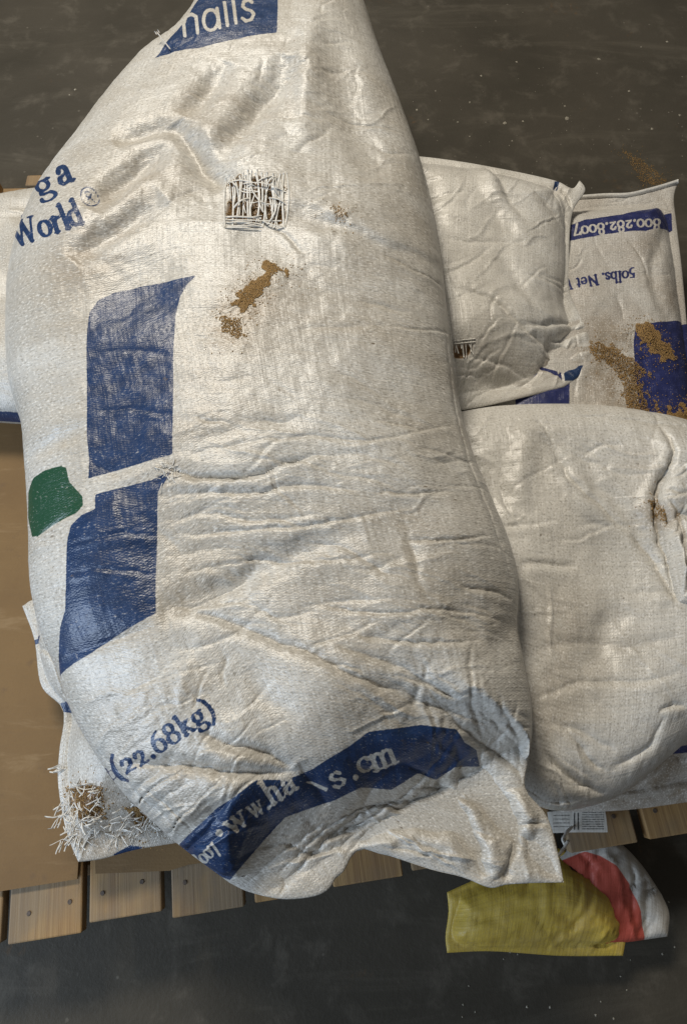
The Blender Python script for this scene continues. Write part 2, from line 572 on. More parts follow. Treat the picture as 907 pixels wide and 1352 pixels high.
class Bag:
    """A filled sack: an outline (four traced sides), a filled volume inside it,
    folds and wrinkles, prints and stains."""

    def __init__(self, plane, sides, fill=None, H=.06, HL=.05, R=.1, fin=.004, corr=1.0):
        self.pl, self.H, self.HL, self.R, self.fin = plane, H, HL, R, fin
        S = []
        for s in sides:
            S.append(smooth_line([on_plane(x, y, plane) for x, y in s], 160))
        self.sides = S
        T, Rr, B, L = S
        self.out = np.vstack([T[:-1], Rr[:-1], B[::-1][:-1], L[::-1][:-1]])
        if fill is None:
            self.fill = self.out
        else:
            g = [on_plane(x, y, plane) for x, y in fill]
            self.fill = smooth_line(g + g[:1], 240)[:-1]
        self.so = GridSDF(self.out)
        self.si = self.so if self.fill is self.out else GridSDF(self.fill)
        self.cr, self.inks, self.greens, self.reds, self.dirts, self.holes = [], [], [], [], [], []
        self.bumps = []
        self.lump = (.012, 9.0, 0.0)
        self.rand = []

    def zpl(self, P):
        a, b, c = self.pl
        return a + b * P[:, 0] + c * P[:, 1]

    def base(self, P):
        do, di = self.so(P), self.si(P)
        k = .5 + .6 * np.clip((do - di) / .03, 0, 1)
        z = self.zpl(P) + self.fin * prof(do, .012, .5) + self.H * prof(di, self.R, k)
        a, f, o = self.lump
        z = z + a * fbm(P, f, o, 2) * np.clip(di / .08, 0, 1)
        for (c, r, h) in self.bumps:
            z = z + h * np.exp(-((P - c) ** 2).sum(1) / (r * r))
        return z

    def tr(self, pts):
        return np.array([on_surf(x, y, self.base) for x, y in pts])

    def crease(self, pts, depth, w, kind='v', taper=True):
        self.cr.append((smooth_line(self.tr(pts), 28), depth, w, kind, taper))

    def wrinkles(self, n, ang, spread, length, depth, w, seed, area=None):
        """random short folds running roughly along ang (radians)"""
        r = np.random.default_rng(seed)
        lo, hi = self.out.min(0), self.out.max(0)
        reg = None if area is None else self.tr(area)
        k = 0
        while k < n:
            p = lo + r.random(2) * (hi - lo)
            if poly_sdf(p[None], self.out if reg is None else reg)[0] > -.01:
                continue
            a = ang + r.normal() * spread
            l = length * (0.4 + r.random())
            t = np.linspace(-.5, .5, 9)
            bend = r.normal() * .09
            x = t * l
            y = bend * l * (t * t * 4) + r.normal() * .02 * l * np.sin(t * 9)
            L = p + np.c_[x * math.cos(a) - y * math.sin(a), x * math.sin(a) + y * math.cos(a)]
            self.cr.append((L, depth * (0.35 + r.random()) * (1 if r.random() < .6 else -.7), w * (.45 + .7 * r.random()), 'f' if r.random() < .5 else 'v', True))
            k += 1

    def height(self, P):
        z = self.base(P)
        do = self.so(P)
        env = np.clip(do / .010, 0, 1)
        # wander the sampling points a little so that no fold is a ruled line
        Q = P + .0022 * np.c_[vnoise(P, 38, 3.1), vnoise(P, 38, 71.7)] + .0014 * np.c_[vnoise(P, 120, 9.1), vnoise(P, 120, 31.7)]
        for (L, dep, w, kind, taper) in self.cr:
            lo, hi = L.min(0) - 4 * w, L.max(0) + 4 * w
            m = np.nonzero((Q[:, 0] > lo[0]) & (Q[:, 0] < hi[0]) & (Q[:, 1] > lo[1]) & (Q[:, 1] < hi[1]))[0]
            if not len(m):
                continue
            d, s, t = line_dist(Q[m], L)
            e = np.sin(np.pi * np.clip(t, .0, 1)) ** .6 if taper else 1.0
            if kind == 'v':
                f = -np.exp(-(d / w) ** 2) if w > .011 else -np.exp(-(d / (.8 * w)) ** 1.15)
            elif kind == 'r':
                f = np.exp(-(d / w) ** 2)
            elif kind == 's':       # soft wide terrace
                f = np.tanh(s * d / (w * .35)) * np.exp(-(d / (w * 1.6)) ** 2)
            else:                   # sharp fold: a lip with a dark undercut beside it
                sd = s * d
                f = -1.05 * np.exp(-(np.abs(sd - .15 * w) / (.36 * w)) ** 1.2) + .36 * np.exp(-((sd + .8 * w) / (1.2 * w)) ** 2)
            z[m] += dep * f * e * env[m]
        for g, dep in self.holes:
            z -= dep * np.clip(-boxed_sdf(P, g) / .006, 0, 1)
        cr = np.abs(fbm(P, 26, 5.0, 3))
        z += env * (.0010 * (cr - .3) + .0004 * fbm(P, 75, 2.0, 3))
        return z

    def poly(self, pts, n=0):
        g = self.tr(pts)
        if n:
            g = smooth_line(np.vstack([g, g[:1]]), n)[:-1]
        return g

    def mpp(self, px, py):
        a, b = self.tr([(px, py), (px + 10, py)])
        return np.linalg.norm(b - a) / 10

    def text(self, txt, path, empx, **kw):
        """lettering measured along a traced baseline and laid on the curved fabric"""
        W = self.tr(path)
        lo, hi = W.min(0) - .07, W.max(0) + .07
        k = self.mpp(*path[len(path) // 2])
        L = smooth_line([(x, -y) for x, y in path], 24)

        def f(P):
            out = np.full(len(P), .05)
            m = np.nonzero((P[:, 0] > lo[0]) & (P[:, 0] < hi[0]) & (P[:, 1] > lo[1]) & (P[:, 1] < hi[1]))[0]
            if len(m):
                Q = np.c_[P[m], self.base(P[m])] - CAM
                d = Q[:, 1] * ST - Q[:, 2] * CT
                q = np.c_[PCX + FPX * Q[:, 0] / d, -PCY + FPX * (Q[:, 1] * CT + Q[:, 2] * ST) / d]
                out[m] = np.minimum(text_sdf(q, txt, L, empx, **kw) * k, .05)
            return out
        return f

    def build(self, name, mat, step=.0014, parent=None, k=.7):
        T, R, B, L = self.sides
        ln = lambda A: np.linalg.norm(np.diff(A, axis=0), axis=1).sum()
        nu = int(max(ln(T), ln(B)) / step) + 2
        nv = int(max(ln(L), ln(R)) / step) + 2
        G, u, v = coons(T, R, B, L, nu, nv, k)
        P = G.reshape(-1, 2)
        z = self.height(P)
        base = self.zpl(P)
        V = np.c_[P, z]
        idx = np.arange(nu * nv).reshape(nv, nu)
        F = np.stack([idx[1:, :-1], idx[1:, 1:], idx[:-1, 1:], idx[:-1, :-1]], -1).reshape(-1, 4)
        # underside, coarser
        ru = np.unique(np.r_[np.arange(0, nu, 5), nu - 1])
        rv = np.unique(np.r_[np.arange(0, nv, 5), nv - 1])
        Pb = G[np.ix_(rv, ru)].reshape(-1, 2)
        do, di = self.so(Pb), self.si(Pb)
        zb = self.zpl(Pb) - .001 * prof(do, .01, .5) - self.HL * prof(di, self.R * .8, .55)
        ib = np.arange(len(rv) * len(ru)).reshape(len(rv), len(ru)) + len(V)
        Fb = np.stack([ib[:-1, :-1], ib[:-1, 1:], ib[1:, 1:], ib[1:, :-1]], -1).reshape(-1, 4)
        Vall = np.vstack([V, np.c_[Pb, zb]])
        me = mesh_np(name, Vall, np.vstack([F, Fb]))
        wid = .5 * (ln(T) + ln(B))
        wid = max(wid, .75 * max(ln(T), ln(B)))
        hei = .5 * (ln(L) + ln(R))
        UV = np.stack(np.broadcast_arrays(u[None, :] * wid, v[:, None] * hei), -1)
        UVb = UV[np.ix_(rv, ru)].reshape(-1, 2)
        set_uv(me, np.vstack([UV.reshape(-1, 2), UVb]))
        nb = len(Pb)

        def union(fs):
            s = np.full(len(P), .05)
            for f in fs:
                s = np.minimum(s, f(P))
            return np.r_[s, np.full(nb, .05)]
        set_attr(me, 'ink', union(self.inks))
        set_attr(me, 'green', union(self.greens))
        set_attr(me, 'red', union(self.reds))
        d = np.zeros(len(P))
        for (c, r, s) in self.dirts:
            q = ((P - c) ** 2).sum(1) / (r * r)
            d += s * np.exp(-q)
        set_attr(me, 'dirt', np.r_[np.clip(d, 0, 1), np.zeros(nb)])
        h = np.zeros(len(P))
        for g, dep in self.holes:
            h = np.maximum(h, np.clip(-boxed_sdf(P, g) / .003, 0, 1))
        set_attr(me, 'hole', np.r_[h, np.zeros(nb)])
        return link(name, me, mat, parent)

    def ink_poly(self, pts, n=0, minus=()):
        g = self.poly(pts, n)

        def f(P):
            s = boxed_sdf(P, g)
            m = np.nonzero(s < .005)[0]
            for t in minus:
                s[m] = np.maximum(s[m], -t(P[m]))
            return s
        return f

    def dirt(self, px, py, rpx, s):
        c = self.tr([(px, py)])[0]
        self.dirts.append((c, rpx * .00088, s))


def seeds(name, zf, region, n, label=None, parent=None, size=.0013, heap=.004, scatter=0, seed=1, cat='seed', edge=.006):
    """loose grains lying on a surface inside the traced region (world polygons)"""
    r = np.random.default_rng(seed)
    ico = bpy.data.meshes.new('tmp')
    t = (1 + 5 ** .5) / 2
    IV = np.array([(0, 1, 0), (.87, 0, .3), (-.87, 0, .3), (0, 0, -.9), (0, -1, 0), (.1, 0, .95)], float)
    IF = np.array([(0, 5, 1), (0, 2, 5), (4, 1, 5), (4, 5, 2), (0, 1, 3), (0, 3, 2), (4, 3, 1), (4, 2, 3)])
    pts = []
    for g in region:
        lo, hi = g.min(0) - .006, g.max(0) + .006
        got = 0
        while got < n // len(region):
            q = lo + r.random((4000, 2)) * (hi - lo)
            s = poly_sdf(q, g) + edge * fbm(q, 110, 4, 2)
            q = q[s < 0][: n // len(region) - got]
            d = np.clip(-poly_sdf(q, g) / .014, 0, 1)
            pts.append(np.c_[q, r.random(len(q)) * heap * d])
            got += len(q)
        if scatter:
            c = g[r.integers(0, len(g), scatter)]
            q = c + r.normal(size=(scatter, 2)) * .014
            pts.append(np.c_[q, np.zeros(len(q))])
    A = np.vstack(pts)
    A[:, 2] += zf(A[:, :2]) + size * .3
    n = len(A)
    S = size * (.7 + .6 * r.random((n, 1)))
    ax = r.normal(size=(n, 3))
    ax /= np.linalg.norm(ax, axis=1)[:, None]
    an = r.random(n) * 6.28
    V = IV[None] * np.array([.62, 1.0, .55])
    # Rodrigues
    ca, sa = np.cos(an)[:, None, None], np.sin(an)[:, None, None]
    K = ax[:, None, :]
    VV = V * ca + np.cross(np.broadcast_to(K, (n, 6, 3)), np.broadcast_to(V, (n, 6, 3))) * sa + K * (K * V).sum(-1, keepdims=True) * (1 - ca)
    VV = VV * S[:, None, :] + A[:, None, :]
    F = IF[None] + 6 * np.arange(n)[:, None, None]
    bpy.data.meshes.remove(ico)
    me = mesh_np(name, VV.reshape(-1, 3), F.reshape(-1, 3), smooth=False)
    o = link(name, me, M['seed'], parent, kind='stuff')
    if label:
        o['label'], o['category'] = label, cat
    return o


def ribbons(name, lines, width, mat, parent, thick=.0004, seed=3, tilt=.4, **props):
    """thin flat plastic tapes along 3-D polylines"""
    r = np.random.default_rng(seed)
    VV, FF, k = [], [], 0
    for L in lines:
        L = np.asarray(L, float)
        n = len(L)
        T = np.gradient(L, axis=0)
        T /= np.linalg.norm(T, axis=1)[:, None] + 1e-9
        up = np.array([0, 0, 1.0]) + r.normal(size=3) * tilt
        S = np.cross(T, up)
        S /= np.linalg.norm(S, axis=1)[:, None] + 1e-9
        N = np.cross(S, T)
        w = width * (.6 + .8 * r.random()) / 2
        VV.append(np.stack([L - S * w + N * thick, L + S * w + N * thick, L + S * w - N * thick, L - S * w - N * thick], 1).reshape(-1, 3))
        for i in range(n - 1):
            for j in range(4):
                a, b = k + 4 * i + j, k + 4 * i + (j + 1) % 4
                FF.append((a, b, b + 4, a + 4))
        FF.append((k, k + 1, k + 2, k + 3))
        e = k + 4 * (n - 1)
        FF.append((e + 3, e + 2, e + 1, e))
        k += 4 * n
    me = mesh_np(name, np.vstack(VV), np.array(FF), smooth=False)
    return link(name, me, mat, parent, **props)


def box(name, sx, sy, sz, bevel=.003):
    import bmesh
    bm = bmesh.new()
    bmesh.ops.create_cube(bm, size=1)
    bmesh.ops.scale(bm, vec=(sx, sy, sz), verts=bm.verts)
    bmesh.ops.bevel(bm, geom=list(bm.edges), offset=bevel, segments=2, affect='EDGES', profile=.5)
    me = bpy.data.meshes.new(name)
    bm.to_mesh(me)
    bm.free()
    return me


# ------------------------------------------------------------------ floor
n = 60
xs = np.linspace(-6, 6, n)
Xg, Yg = np.meshgrid(xs, xs)
idx = np.arange(n * n).reshape(n, n)
Ff = np.stack([idx[:-1, :-1], idx[:-1, 1:], idx[1:, 1:], idx[1:, :-1]], -1).reshape(-1, 4)
Vf = np.c_[Xg.ravel(), Yg.ravel(), .0 * Xg.ravel()]
link('floor', mesh_np('floor', Vf, Ff), M['floor'], kind='structure', label='dark grey dusty concrete warehouse floor')

# ------------------------------------------------------------------ pallet
PZ = .125
f0, f1 = on_plane(440, 1172, (PZ, 0, 0)), on_plane(900, 1097, (PZ, 0, 0))
ex = (f1 - f0) / np.linalg.norm(f1 - f0)
ey = np.array([-ex[1], ex[0]])
far = on_plane(880, 300, (PZ, 0, 0))
depth = float((far - f0) @ ey)
right = float((on_plane(1010, 1080, (PZ, 0, 0)) - f0) @ ex)
width = 1.10
rz = math.atan2(ex[1], ex[0])
org = f0 + ex * (right - width)
pal = thing('wooden_pallet', (org[0], org[1], 0), rz, label='worn wooden pallet under the pile of white seed sacks', category='pallet')
NAIL = bpy.data.meshes.new('nail')
bmn = bmesh.new()
bmesh.ops.create_cone(bmn, cap_ends=True, segments=10, radius1=.0031, radius2=.0026, depth=.0016)
bmn.to_mesh(NAIL)
bmn.free()
NAIL.materials.append(plain('rusty_nail', (.12, .09, .07), .5, .5, 500))
bw, gap = .092, .0125
x = 0.0
ki = 0
while x + bw < width + .02:
    me = box('deck_board', bw, depth, .02, .002)
    o = link('deck_board', me, M['wood'], pal)
    o.location = (x + bw / 2, depth / 2 + random.uniform(-.006, .006), PZ - .01 + random.uniform(-.0015, .001))
    for nx in (-.025, .025):
        for ny in (.035, depth * .5):
            q = link('nail', NAIL, None, o)
            q.location = (nx + random.uniform(-.006, .006), -depth / 2 + ny + random.uniform(-.006, .006), .0103)
    x += bw + gap * random.uniform(.7, 1.3)
    ki += 1
for fy in (.06, .5, .94):
    o = link('stringer', box('stringer', width, .04, .085, .003), M['wood'], pal)
    o.location = (width / 2, .03 + fy * (depth - .06), .02 + .0425 - .0)
for fy in (.05, .5, .95):
    o = link('bottom_board', box('bottom_board', width, .09, .02, .002), M['wood'], pal)
    o.location = (width / 2, .045 + fy * (depth - .09), .0105)

# ------------------------------------------------------------------ cardboard sheet
import bmesh
bm = bmesh.new()
cz = PZ + .0035
cpts = [(-150, 470), (430, 470), (430, 1118), (250, 1141), (225, 1149), (128, 1153), (127, 1128), (106, 1126), (104, 1160), (60, 1167), (-150, 1200)]
vs = [bm.verts.new((*on_plane(a, b, (cz, 0, 0)), cz)) for a, b in cpts]
fc = bm.faces.new(vs)
r = bmesh.ops.extrude_face_region(bm, geom=[fc])
for v in r['geom']:
    if isinstance(v, bmesh.types.BMVert):
        v.co.z += .004
bmesh.ops.recalc_face_normals(bm, faces=bm.faces)
me = bpy.data.meshes.new('cardboard_sheet')
bm.to_mesh(me)
bm.free()
link('cardboard_sheet', me, M['card'], label='brown kraft cardboard sheet laid flat on the pallet', category='cardboard')

# ------------------------------------------------------------------ sacks on the pallet, lowest first
# sack under the upper left of the big one: only its corner shows
b = Bag((.185, 0, 0), [
    [(-150, 312), (-40, 280), (22, 263), (120, 252), (300, 240)],
    [(300, 232), (330, 380), (330, 560)],
    [(-150, 545), (0, 556), (100, 560), (330, 560)],
    [(-150, 300), (-165, 420), (-150, 545)]], H=.055, HL=.05, R=.09)
b.wrinkles(30, .3, .8, .09, .003, .006, 11)
b.inks.append(b.ink_poly([(28, 284), (40, 277), (37, 284), (28, 291)]))
b.inks.append(b.ink_poly([(-60, 540), (30, 545), (30, 562), (-60, 560)]))
root = thing('seed_sack', (*b.out.mean(0), .131), label='white sack mostly hidden beneath the large printed sack, beside a timber offcut', category='sack', group='white seed sacks on the pallet')


def under(root, o):
    o.parent = root
    o.matrix_parent_inverse = Matrix.Translation(root.location).inverted()


o = b.build('sack_body', M['bag'], .003)
under(root, o)

# far right sack with the blue band
b = Bag((.185, 0, 0), [
    [(640, 262), (757, 262), (795, 259), (828, 258), (855, 252), (876, 245), (895, 240)],
    [(895, 240), (889, 262), (893, 300), (900, 360), (908, 450), (916, 540), (918, 640)],
    [(640, 640), (740, 645), (850, 645), (918, 640)],
    [(640, 262), (630, 450), (640, 640)]],
    fill=[(640, 285), (757, 280), (830, 276), (872, 282), (884, 330), (893, 400), (905, 500), (908, 620), (780, 640), (650, 630)],
    H=.05, HL=.05, R=.085)
b.lump = (.006, 8, 2)
b.wrinkles(26, 1.4, .6, .07, .0022, .005, 21)
b.crease([(880, 300), (862, 345), (872, 400), (893, 440)], .006, .012, 'v')
b.crease([(760, 276), (800, 271), (850, 268), (885, 262)], .003, .006, 'v')
t1 = b.text('800.282.8007', [(872, 289), (840, 290), (800, 294), (756, 301)], 22, thin=.075, thick=.14)
b.inks.append(b.ink_poly([(740, 300), (757, 296), (772, 290), (821, 283), (850, 277), (886, 281), (887, 305), (852, 305), (800, 309), (757, 317), (740, 319)], minus=(t1,)))
b.inks.append(b.text('50lbs. Net Wt', [(838, 357), (800, 360), (770, 366), (730, 371)], 20, thin=.085, thick=.15))
b.inks.append(b.ink_poly([(836, 450), (838, 436), (848, 429), (870, 425), (930, 420), (930, 600), (850, 570), (838, 500)]))
b.inks.append(b.ink_poly([(680, 480), (752, 496), (751, 560), (680, 560)]))
for q in ((820, 480, 45, 1.0), (838, 520, 35, 1.0), (866, 452, 30, .8), (800, 440, 40, .6), (820, 480, 60, .8), (860, 330, 40, .35), (880, 390, 40, .5), (800, 520, 60, .5), (780, 400, 50, .15), (870, 262, 25, .4)):
    b.dirt(*q)
root = thing('seed_sack', (*b.out.mean(0), .131), label='white sack with blue band and phone number, strewn with spilled brown seed', category='sack', group='white seed sacks on the pallet')
under(root, b.build('sack_body', M['bag_dusty'], .0013))
# folded and sewn top edge
L = smooth_line(b.tr([(757, 263), (795, 260), (828, 259), (855, 253), (876, 247), (893, 242)]), 40)
under(root, ribbons('hem', [np.c_[L, np.full(40, .192)]], .007, M['strand'], None, thick=.0012))
sd = [b.poly(g, 40) for g in (
    [(782, 446), (798, 452), (815, 462), (834, 474), (856, 488), (846, 500), (852, 516), (862, 540), (845, 548), (826, 538), (822, 512), (806, 490), (786, 474), (780, 460)],
    [(842, 434), (856, 430), (872, 448), (890, 470), (876, 474), (856, 460), (846, 450)],
    [(864, 552), (885, 542), (912, 540), (912, 556), (880, 562)])]
seeds('spilled_seed', b.height, sd, 8500, 'trail of spilled brown seed over the sack with the blue band', heap=.003, scatter=300, seed=4, edge=.009)

# torn sack, lower left under the big one
b = Bag((.185, 0, 0), [
    [(30, 800), (60, 790), (200, 790), (420, 790)],
    [(420, 790), (425, 950), (420, 1080)],
    [(104, 1138), (135, 1134), (180, 1122), (240, 1112), (330, 1100), (420, 1080)],
    [(30, 800), (46, 845), (55, 905), (84, 938), (79, 990), (77, 1030), (84, 1080), (94, 1115), (104, 1138)]],
    fill=[(48, 800), (400, 800), (400, 1070), (240, 1085), (130, 1100), (100, 1080), (92, 1000), (95, 940), (62, 890)],
    H=.05, HL=.05, R=.075)
b.lump = (.007, 9, 5)
b.wrinkles(30, .2, 1.2, .06, .003, .006, 31)
b.crease([(48, 850), (70, 870), (92, 930)], .006, .008, 'f')
b.crease([(84, 940), (120, 960), (160, 990)], .008, .012, 'v')
b.inks.append(b.ink_poly([(80, 928), (88, 926), (96, 942), (84, 940)]))
b.inks.append(b.ink_poly([(44, 846), (54, 838), (52, 846), (46, 852)]))
b.inks.append(b.ink_poly([(150, 1128), (172, 1116), (190, 1118), (176, 1126), (152, 1134)]))
hole = b.poly([(91, 1042), (108, 1036), (128, 1037), (137, 1052), (139, 1070), (128, 1082), (110, 1084), (96, 1074)], 50)
hole2 = b.poly([(172, 1074), (186, 1070), (198, 1082), (196, 1092), (180, 1090)], 30)
zsm = b.base
b.holes += [(hole, .008), (hole2, .006)]
for q in ((115, 1060, 40, .7), (150, 1090, 40, .5), (185, 1085, 30, .6), (120, 1110, 40, .35)):
    b.dirt(*q)
root = thing('seed_sack', (*b.out.mean(0), .131), label='white sack with a gnawed frayed hole, lying on the cardboard under the large sack', category='sack', group='white seed sacks on the pallet')
under(root, b.build('sack_body', M['bag'], .0018))
lines = []
rr = np.random.default_rng(5)


def fray(b, px, py, ang, lpx, lift, zf):
    """one loose tape end: starts on the fabric and lifts off"""
    p = b.tr([(px, py)])[0]
    l = lpx * .00105
    t = np.linspace(0, 1, 8)
    a = ang + np.cumsum(rr.normal(size=8)) * .13
    xy = p + np.cumsum(np.c_[np.cos(a), np.sin(a)] * l / 8, axis=0)
    z0 = float(zf(p[None])[0])
    zs = z0 + .001 + lift * np.sin(t * 2.2)
    return np.c_[xy, zs]


for k in range(60):
    t = rr.random()
    c = hole[rr.integers(0, len(hole))]
    ang = math.atan2(*(hole.mean(0) - c)[::-1]) + rr.normal() * .9
    L = np.zeros((8, 3))
    l = rr.uniform(.008, .026)
    a = ang + np.cumsum(rr.normal(size=8)) * .2
    xy = c + np.cumsum(np.c_[np.cos(a), np.sin(a)] * l / 8, axis=0)
    lines.append(np.c_[xy, float(zsm(c[None])[0]) + .0005 + rr.uniform(.001, .008) * np.sin(np.linspace(0, 1, 8) * 2.6)])
for k in range(64):
    px, py = rr.uniform(80, 112), rr.uniform(1050, 1112)
    lines.append(fray(b, px, py, math.radians(rr.normal(265, 40)), rr.uniform(7, 20), rr.uniform(.0, .003), zsm))
for k in range(7):
    lines.append(fray(b, rr.uniform(78, 90), rr.uniform(1008, 1020), math.radians(rr.normal(190, 20)), rr.uniform(8, 16), .003, zsm))
for k in range(60):
    px, py = rr.uniform(160, 212), rr.uniform(1066, 1098)
    lines.append(fray(b, px, py, rr.uniform(0, 6.28), rr.uniform(9, 18), rr.uniform(.001, .006), zsm))
for k in range(30):
    px, py = rr.uniform(115, 170), rr.uniform(1085, 1118)
    lines.append(fray(b, px, py, rr.uniform(0, 6.28), rr.uniform(8, 16), rr.uniform(.001, .004), zsm))
under(root, ribbons('frayed_strands', lines, .0014, M['strand'], None, thick=.00006, kind='stuff'))
seeds('spilled_seed', b.height, [hole, hole2], 1500, 'brown seed showing in the frayed hole of the gnawed sack', heap=.007, scatter=60, seed=6)
# scrap of white film beneath its corner
# upper right clean sack
b = Bag((.235, 0, .02), [
    [(505, 205), (555, 207), (610, 214), (655, 222), (700, 231), (736, 240), (755, 249), (765, 238)],
    [(765, 238), (772, 252), (757, 276), (752, 305), (751, 345), (752, 387), (769, 421), (780, 452), (781, 478), (765, 497), (744, 511)],
    [(505, 545), (560, 545), (614, 541), (682, 527), (744, 511)],
    [(505, 205), (500, 370), (505, 545)]],
    fill=[(515, 215), (610, 225), (700, 244), (738, 262), (744, 300), (744, 350), (742, 400), (752, 440), (735, 465), (715, 490), (680, 505), (612, 520), (515, 530)],
    H=.052, HL=.045, R=.10)
b.lump = (.008, 7, 9)
b.wrinkles(60, .8, .5, .11, .0032, .005, 41)
for pts, d, w, k in (
    ([(628, 219), (656, 257), (685, 295), (703, 322)], .010, .016, 'r'),
    ([(640, 221), (668, 255), (700, 300)], .006, .010, 'v'),
    ([(605, 379), (640, 392), (661, 405), (687, 431), (728, 469)], .010, .012, 'f'),
    ([(690, 430), (725, 428), (768, 424)], .007, .010, 'f'),
    ([(728, 452), (750, 446), (776, 438)], .013, .010, 'f'),
    ([(700, 250), (730, 280), (748, 320)], .006, .010, 'v'),
    ([(720, 245), (740, 275), (751, 300)], .005, .008, 'f'),
    ([(720, 455), (738, 470), (748, 490)], .015, .011, 'v'),
    ([(735, 478), (760, 466), (780, 462)], .010, .008, 'f'),
    ([(740, 250), (752, 268), (756, 280)], .008, .007, 'f'),
    ([(708, 478), (735, 495), (744, 506)], .006, .007, 'f'),
    ([(610, 500), (650, 505), (700, 510)], .007, .012, 'v'),
    ([(618, 470), (660, 480), (700, 500)], .004, .008, 'f'),
    ([(660, 330), (690, 380), (720, 420)], .005, .012, 'v'),
):
    b.crease(pts, d, w, k)
b.inks.append(b.ink_poly([(744, 493), (752, 484), (770, 482), (779, 480), (772, 492), (756, 503), (745, 503)]))
b.inks.append(b.ink_poly([(732, 239), (738, 240), (736, 250), (730, 249)]))
for q in ((762, 468, 20, 1.0), (742, 474, 16, 1.0), (725, 488, 22, .8), (752, 440, 14, .5), (760, 470, 26, .55), (735, 480, 30, .5), (690, 500, 45, .4), (740, 255, 20, .3), (640, 470, 40, .25)):
    b.dirt(*q)
hole = b.poly([(598, 453), (622, 452), (622, 466), (612, 474), (598, 472)], 40)
b.holes.append((hole, .007))
root = thing('seed_sack', (*b.out.mean(0), .19), label='plain white sack with pinched sewn end lying over the blue banded sack', category='sack', group='white seed sacks on the pallet')
under(root, b.build('sack_body', M['bag_clean'], .0018))
lines = []
for px in (599, 602, 607, 609, 614, 616, 621):
    A, Bq = b.tr([(px, 448), (px + rr.normal() * 4, rr.uniform(460, 474))])
    t = np.linspace(0, 1, 6)[:, None]
    xy = A * (1 - t) + Bq * t
    lines.append(np.c_[xy, b.base(xy) + .0012])
for py in (451, 455):
    A, Bq = b.tr([(597, py), (627, py - 3)])
    t = np.linspace(0, 1, 6)[:, None]
    xy = A * (1 - t) + Bq * t
    lines.append(np.c_[xy, b.base(xy) + .002])
under(root, ribbons('torn_strands', lines, .0016, M['strand'], None, thick=.0003, kind='stuff'))

# sack peeping out at the lower right, beneath the drooping one
b = Bag((.165, 0, 0), [
    [(740, 930), (850, 925), (960, 900)],
    [(960, 900), (975, 970), (965, 1052)],
    [(740, 1072), (805, 1071), (850, 1067), (900, 1060), (965, 1052)],
    [(740, 930), (735, 1000), (740, 1072)]],
    fill=[(750, 940), (950, 915), (955, 1020), (900, 1032), (840, 1042), (750, 1040)],
    H=.04, HL=.032, R=.06)
b.wrinkles(30, .5, .9, .04, .003, .005, 51)
b.crease([(800, 1047), (850, 1042), (905, 1033), (950, 1028)], .006, .006, 'f')
b.inks.append(b.ink_poly([(852, 972), (865, 980), (880, 988), (905, 984), (960, 975), (960, 990), (905, 994), (880, 996), (860, 990)]))
for q in ((850, 1050, 50, .8), (890, 1045, 50, .7), (820, 1058, 30, .6), (870, 1025, 40, .5)):
    b.dirt(*q)
root = thing('seed_sack', (*b.out.mean(0), .131), label='dusty sack with soiled hem showing below the drooping plain sack', category='sack', group='white seed sacks on the pallet')
under(root, b.build('sack_body', M['bag_dusty'], .0018))

# lower right plain sack
b = Bag((.235, 0, .01), [
    [(560, 556), (610, 547), (650, 541), (700, 538), (750, 538), (800, 541), (850, 548), (905, 561), (950, 585)],
    [(950, 585), (965, 700), (960, 850), (935, 940), (896, 985)],
    [(600, 1010), (650, 1035), (692, 1056), (730, 1070), (770, 1066), (815, 1050), (855, 1020), (896, 985)],
    [(560, 556), (570, 700), (585, 850), (600, 1010)]], H=.058, HL=.06, R=.095)
b.lump = (.010, 6, 14)
b.wrinkles(75, -.5, .6, .11, .0030, .005, 61)
for pts, d, w, k in (
    ([(686, 744), (715, 746), (764, 750)], .008, .010, 'f'),
    ([(700, 556), (690, 600), (684, 650), (676, 690)], .008, .018, 'r'),
    ([(713, 577), (730, 600), (752, 632), (790, 668), (831, 703)], .009, .013, 'f'),
    ([(760, 590), (790, 640), (840, 690), (890, 790)], .006, .012, 'v'),
    ([(831, 703), (860, 740), (895, 796)], .008, .012, 'f'),
    ([(770, 880), (790, 862), (800, 830), (830, 800)], .008, .018, 'v'),
    ([(706, 973), (720, 1000), (742, 1021), (770, 1040), (799, 1050)], .008, .011, 'f'),
    ([(754, 969), (775, 1000), (799, 1017)], .006, .008, 'f'),
    ([(803, 1013), (830, 1003), (856, 989), (870, 965), (878, 945)], .005, .010, 'f'),
    ([(692, 1036), (722, 1058), (767, 1060)], .006, .007, 'f'),
    ([(868, 560), (886, 600), (864, 652), (868, 700), (880, 745), (896, 795)], .013, .010, 'f'),
    ([(878, 655), (884, 690), (900, 730)], .008, .008, 'f'),
    ([(700, 860), (760, 850), (840, 852), (900, 840)], .004, .008, 'v'),
    ([(700, 925), (760, 905), (850, 900), (900, 885)], .004, .008, 'f'),
    ([(640, 600), (660, 640), (690, 690)], .004, .012, 'v'),
    ([(730, 660), (780, 690), (860, 700)], .003, .008, 'v'),
    ([(870, 940), (895, 930), (905, 935)], .006, .007, 'f'),
):
    b.crease(pts, d, w, k)
for q in ((866, 672, 26, 1.0), (850, 610, 40, .4), (750, 830, 60, .3), (720, 900, 50, .25), (705, 950, 35, .3), (890, 690, 20, .7)):
    b.dirt(*q)
root = thing('seed_sack', (*b.out.mean(0), .19), label='plain white sack with drooping rounded end beside the large printed sack', category='sack', group='white seed sacks on the pallet')
under(root, b.build('sack_body', M['bag_clean'], .0017))
lr = b
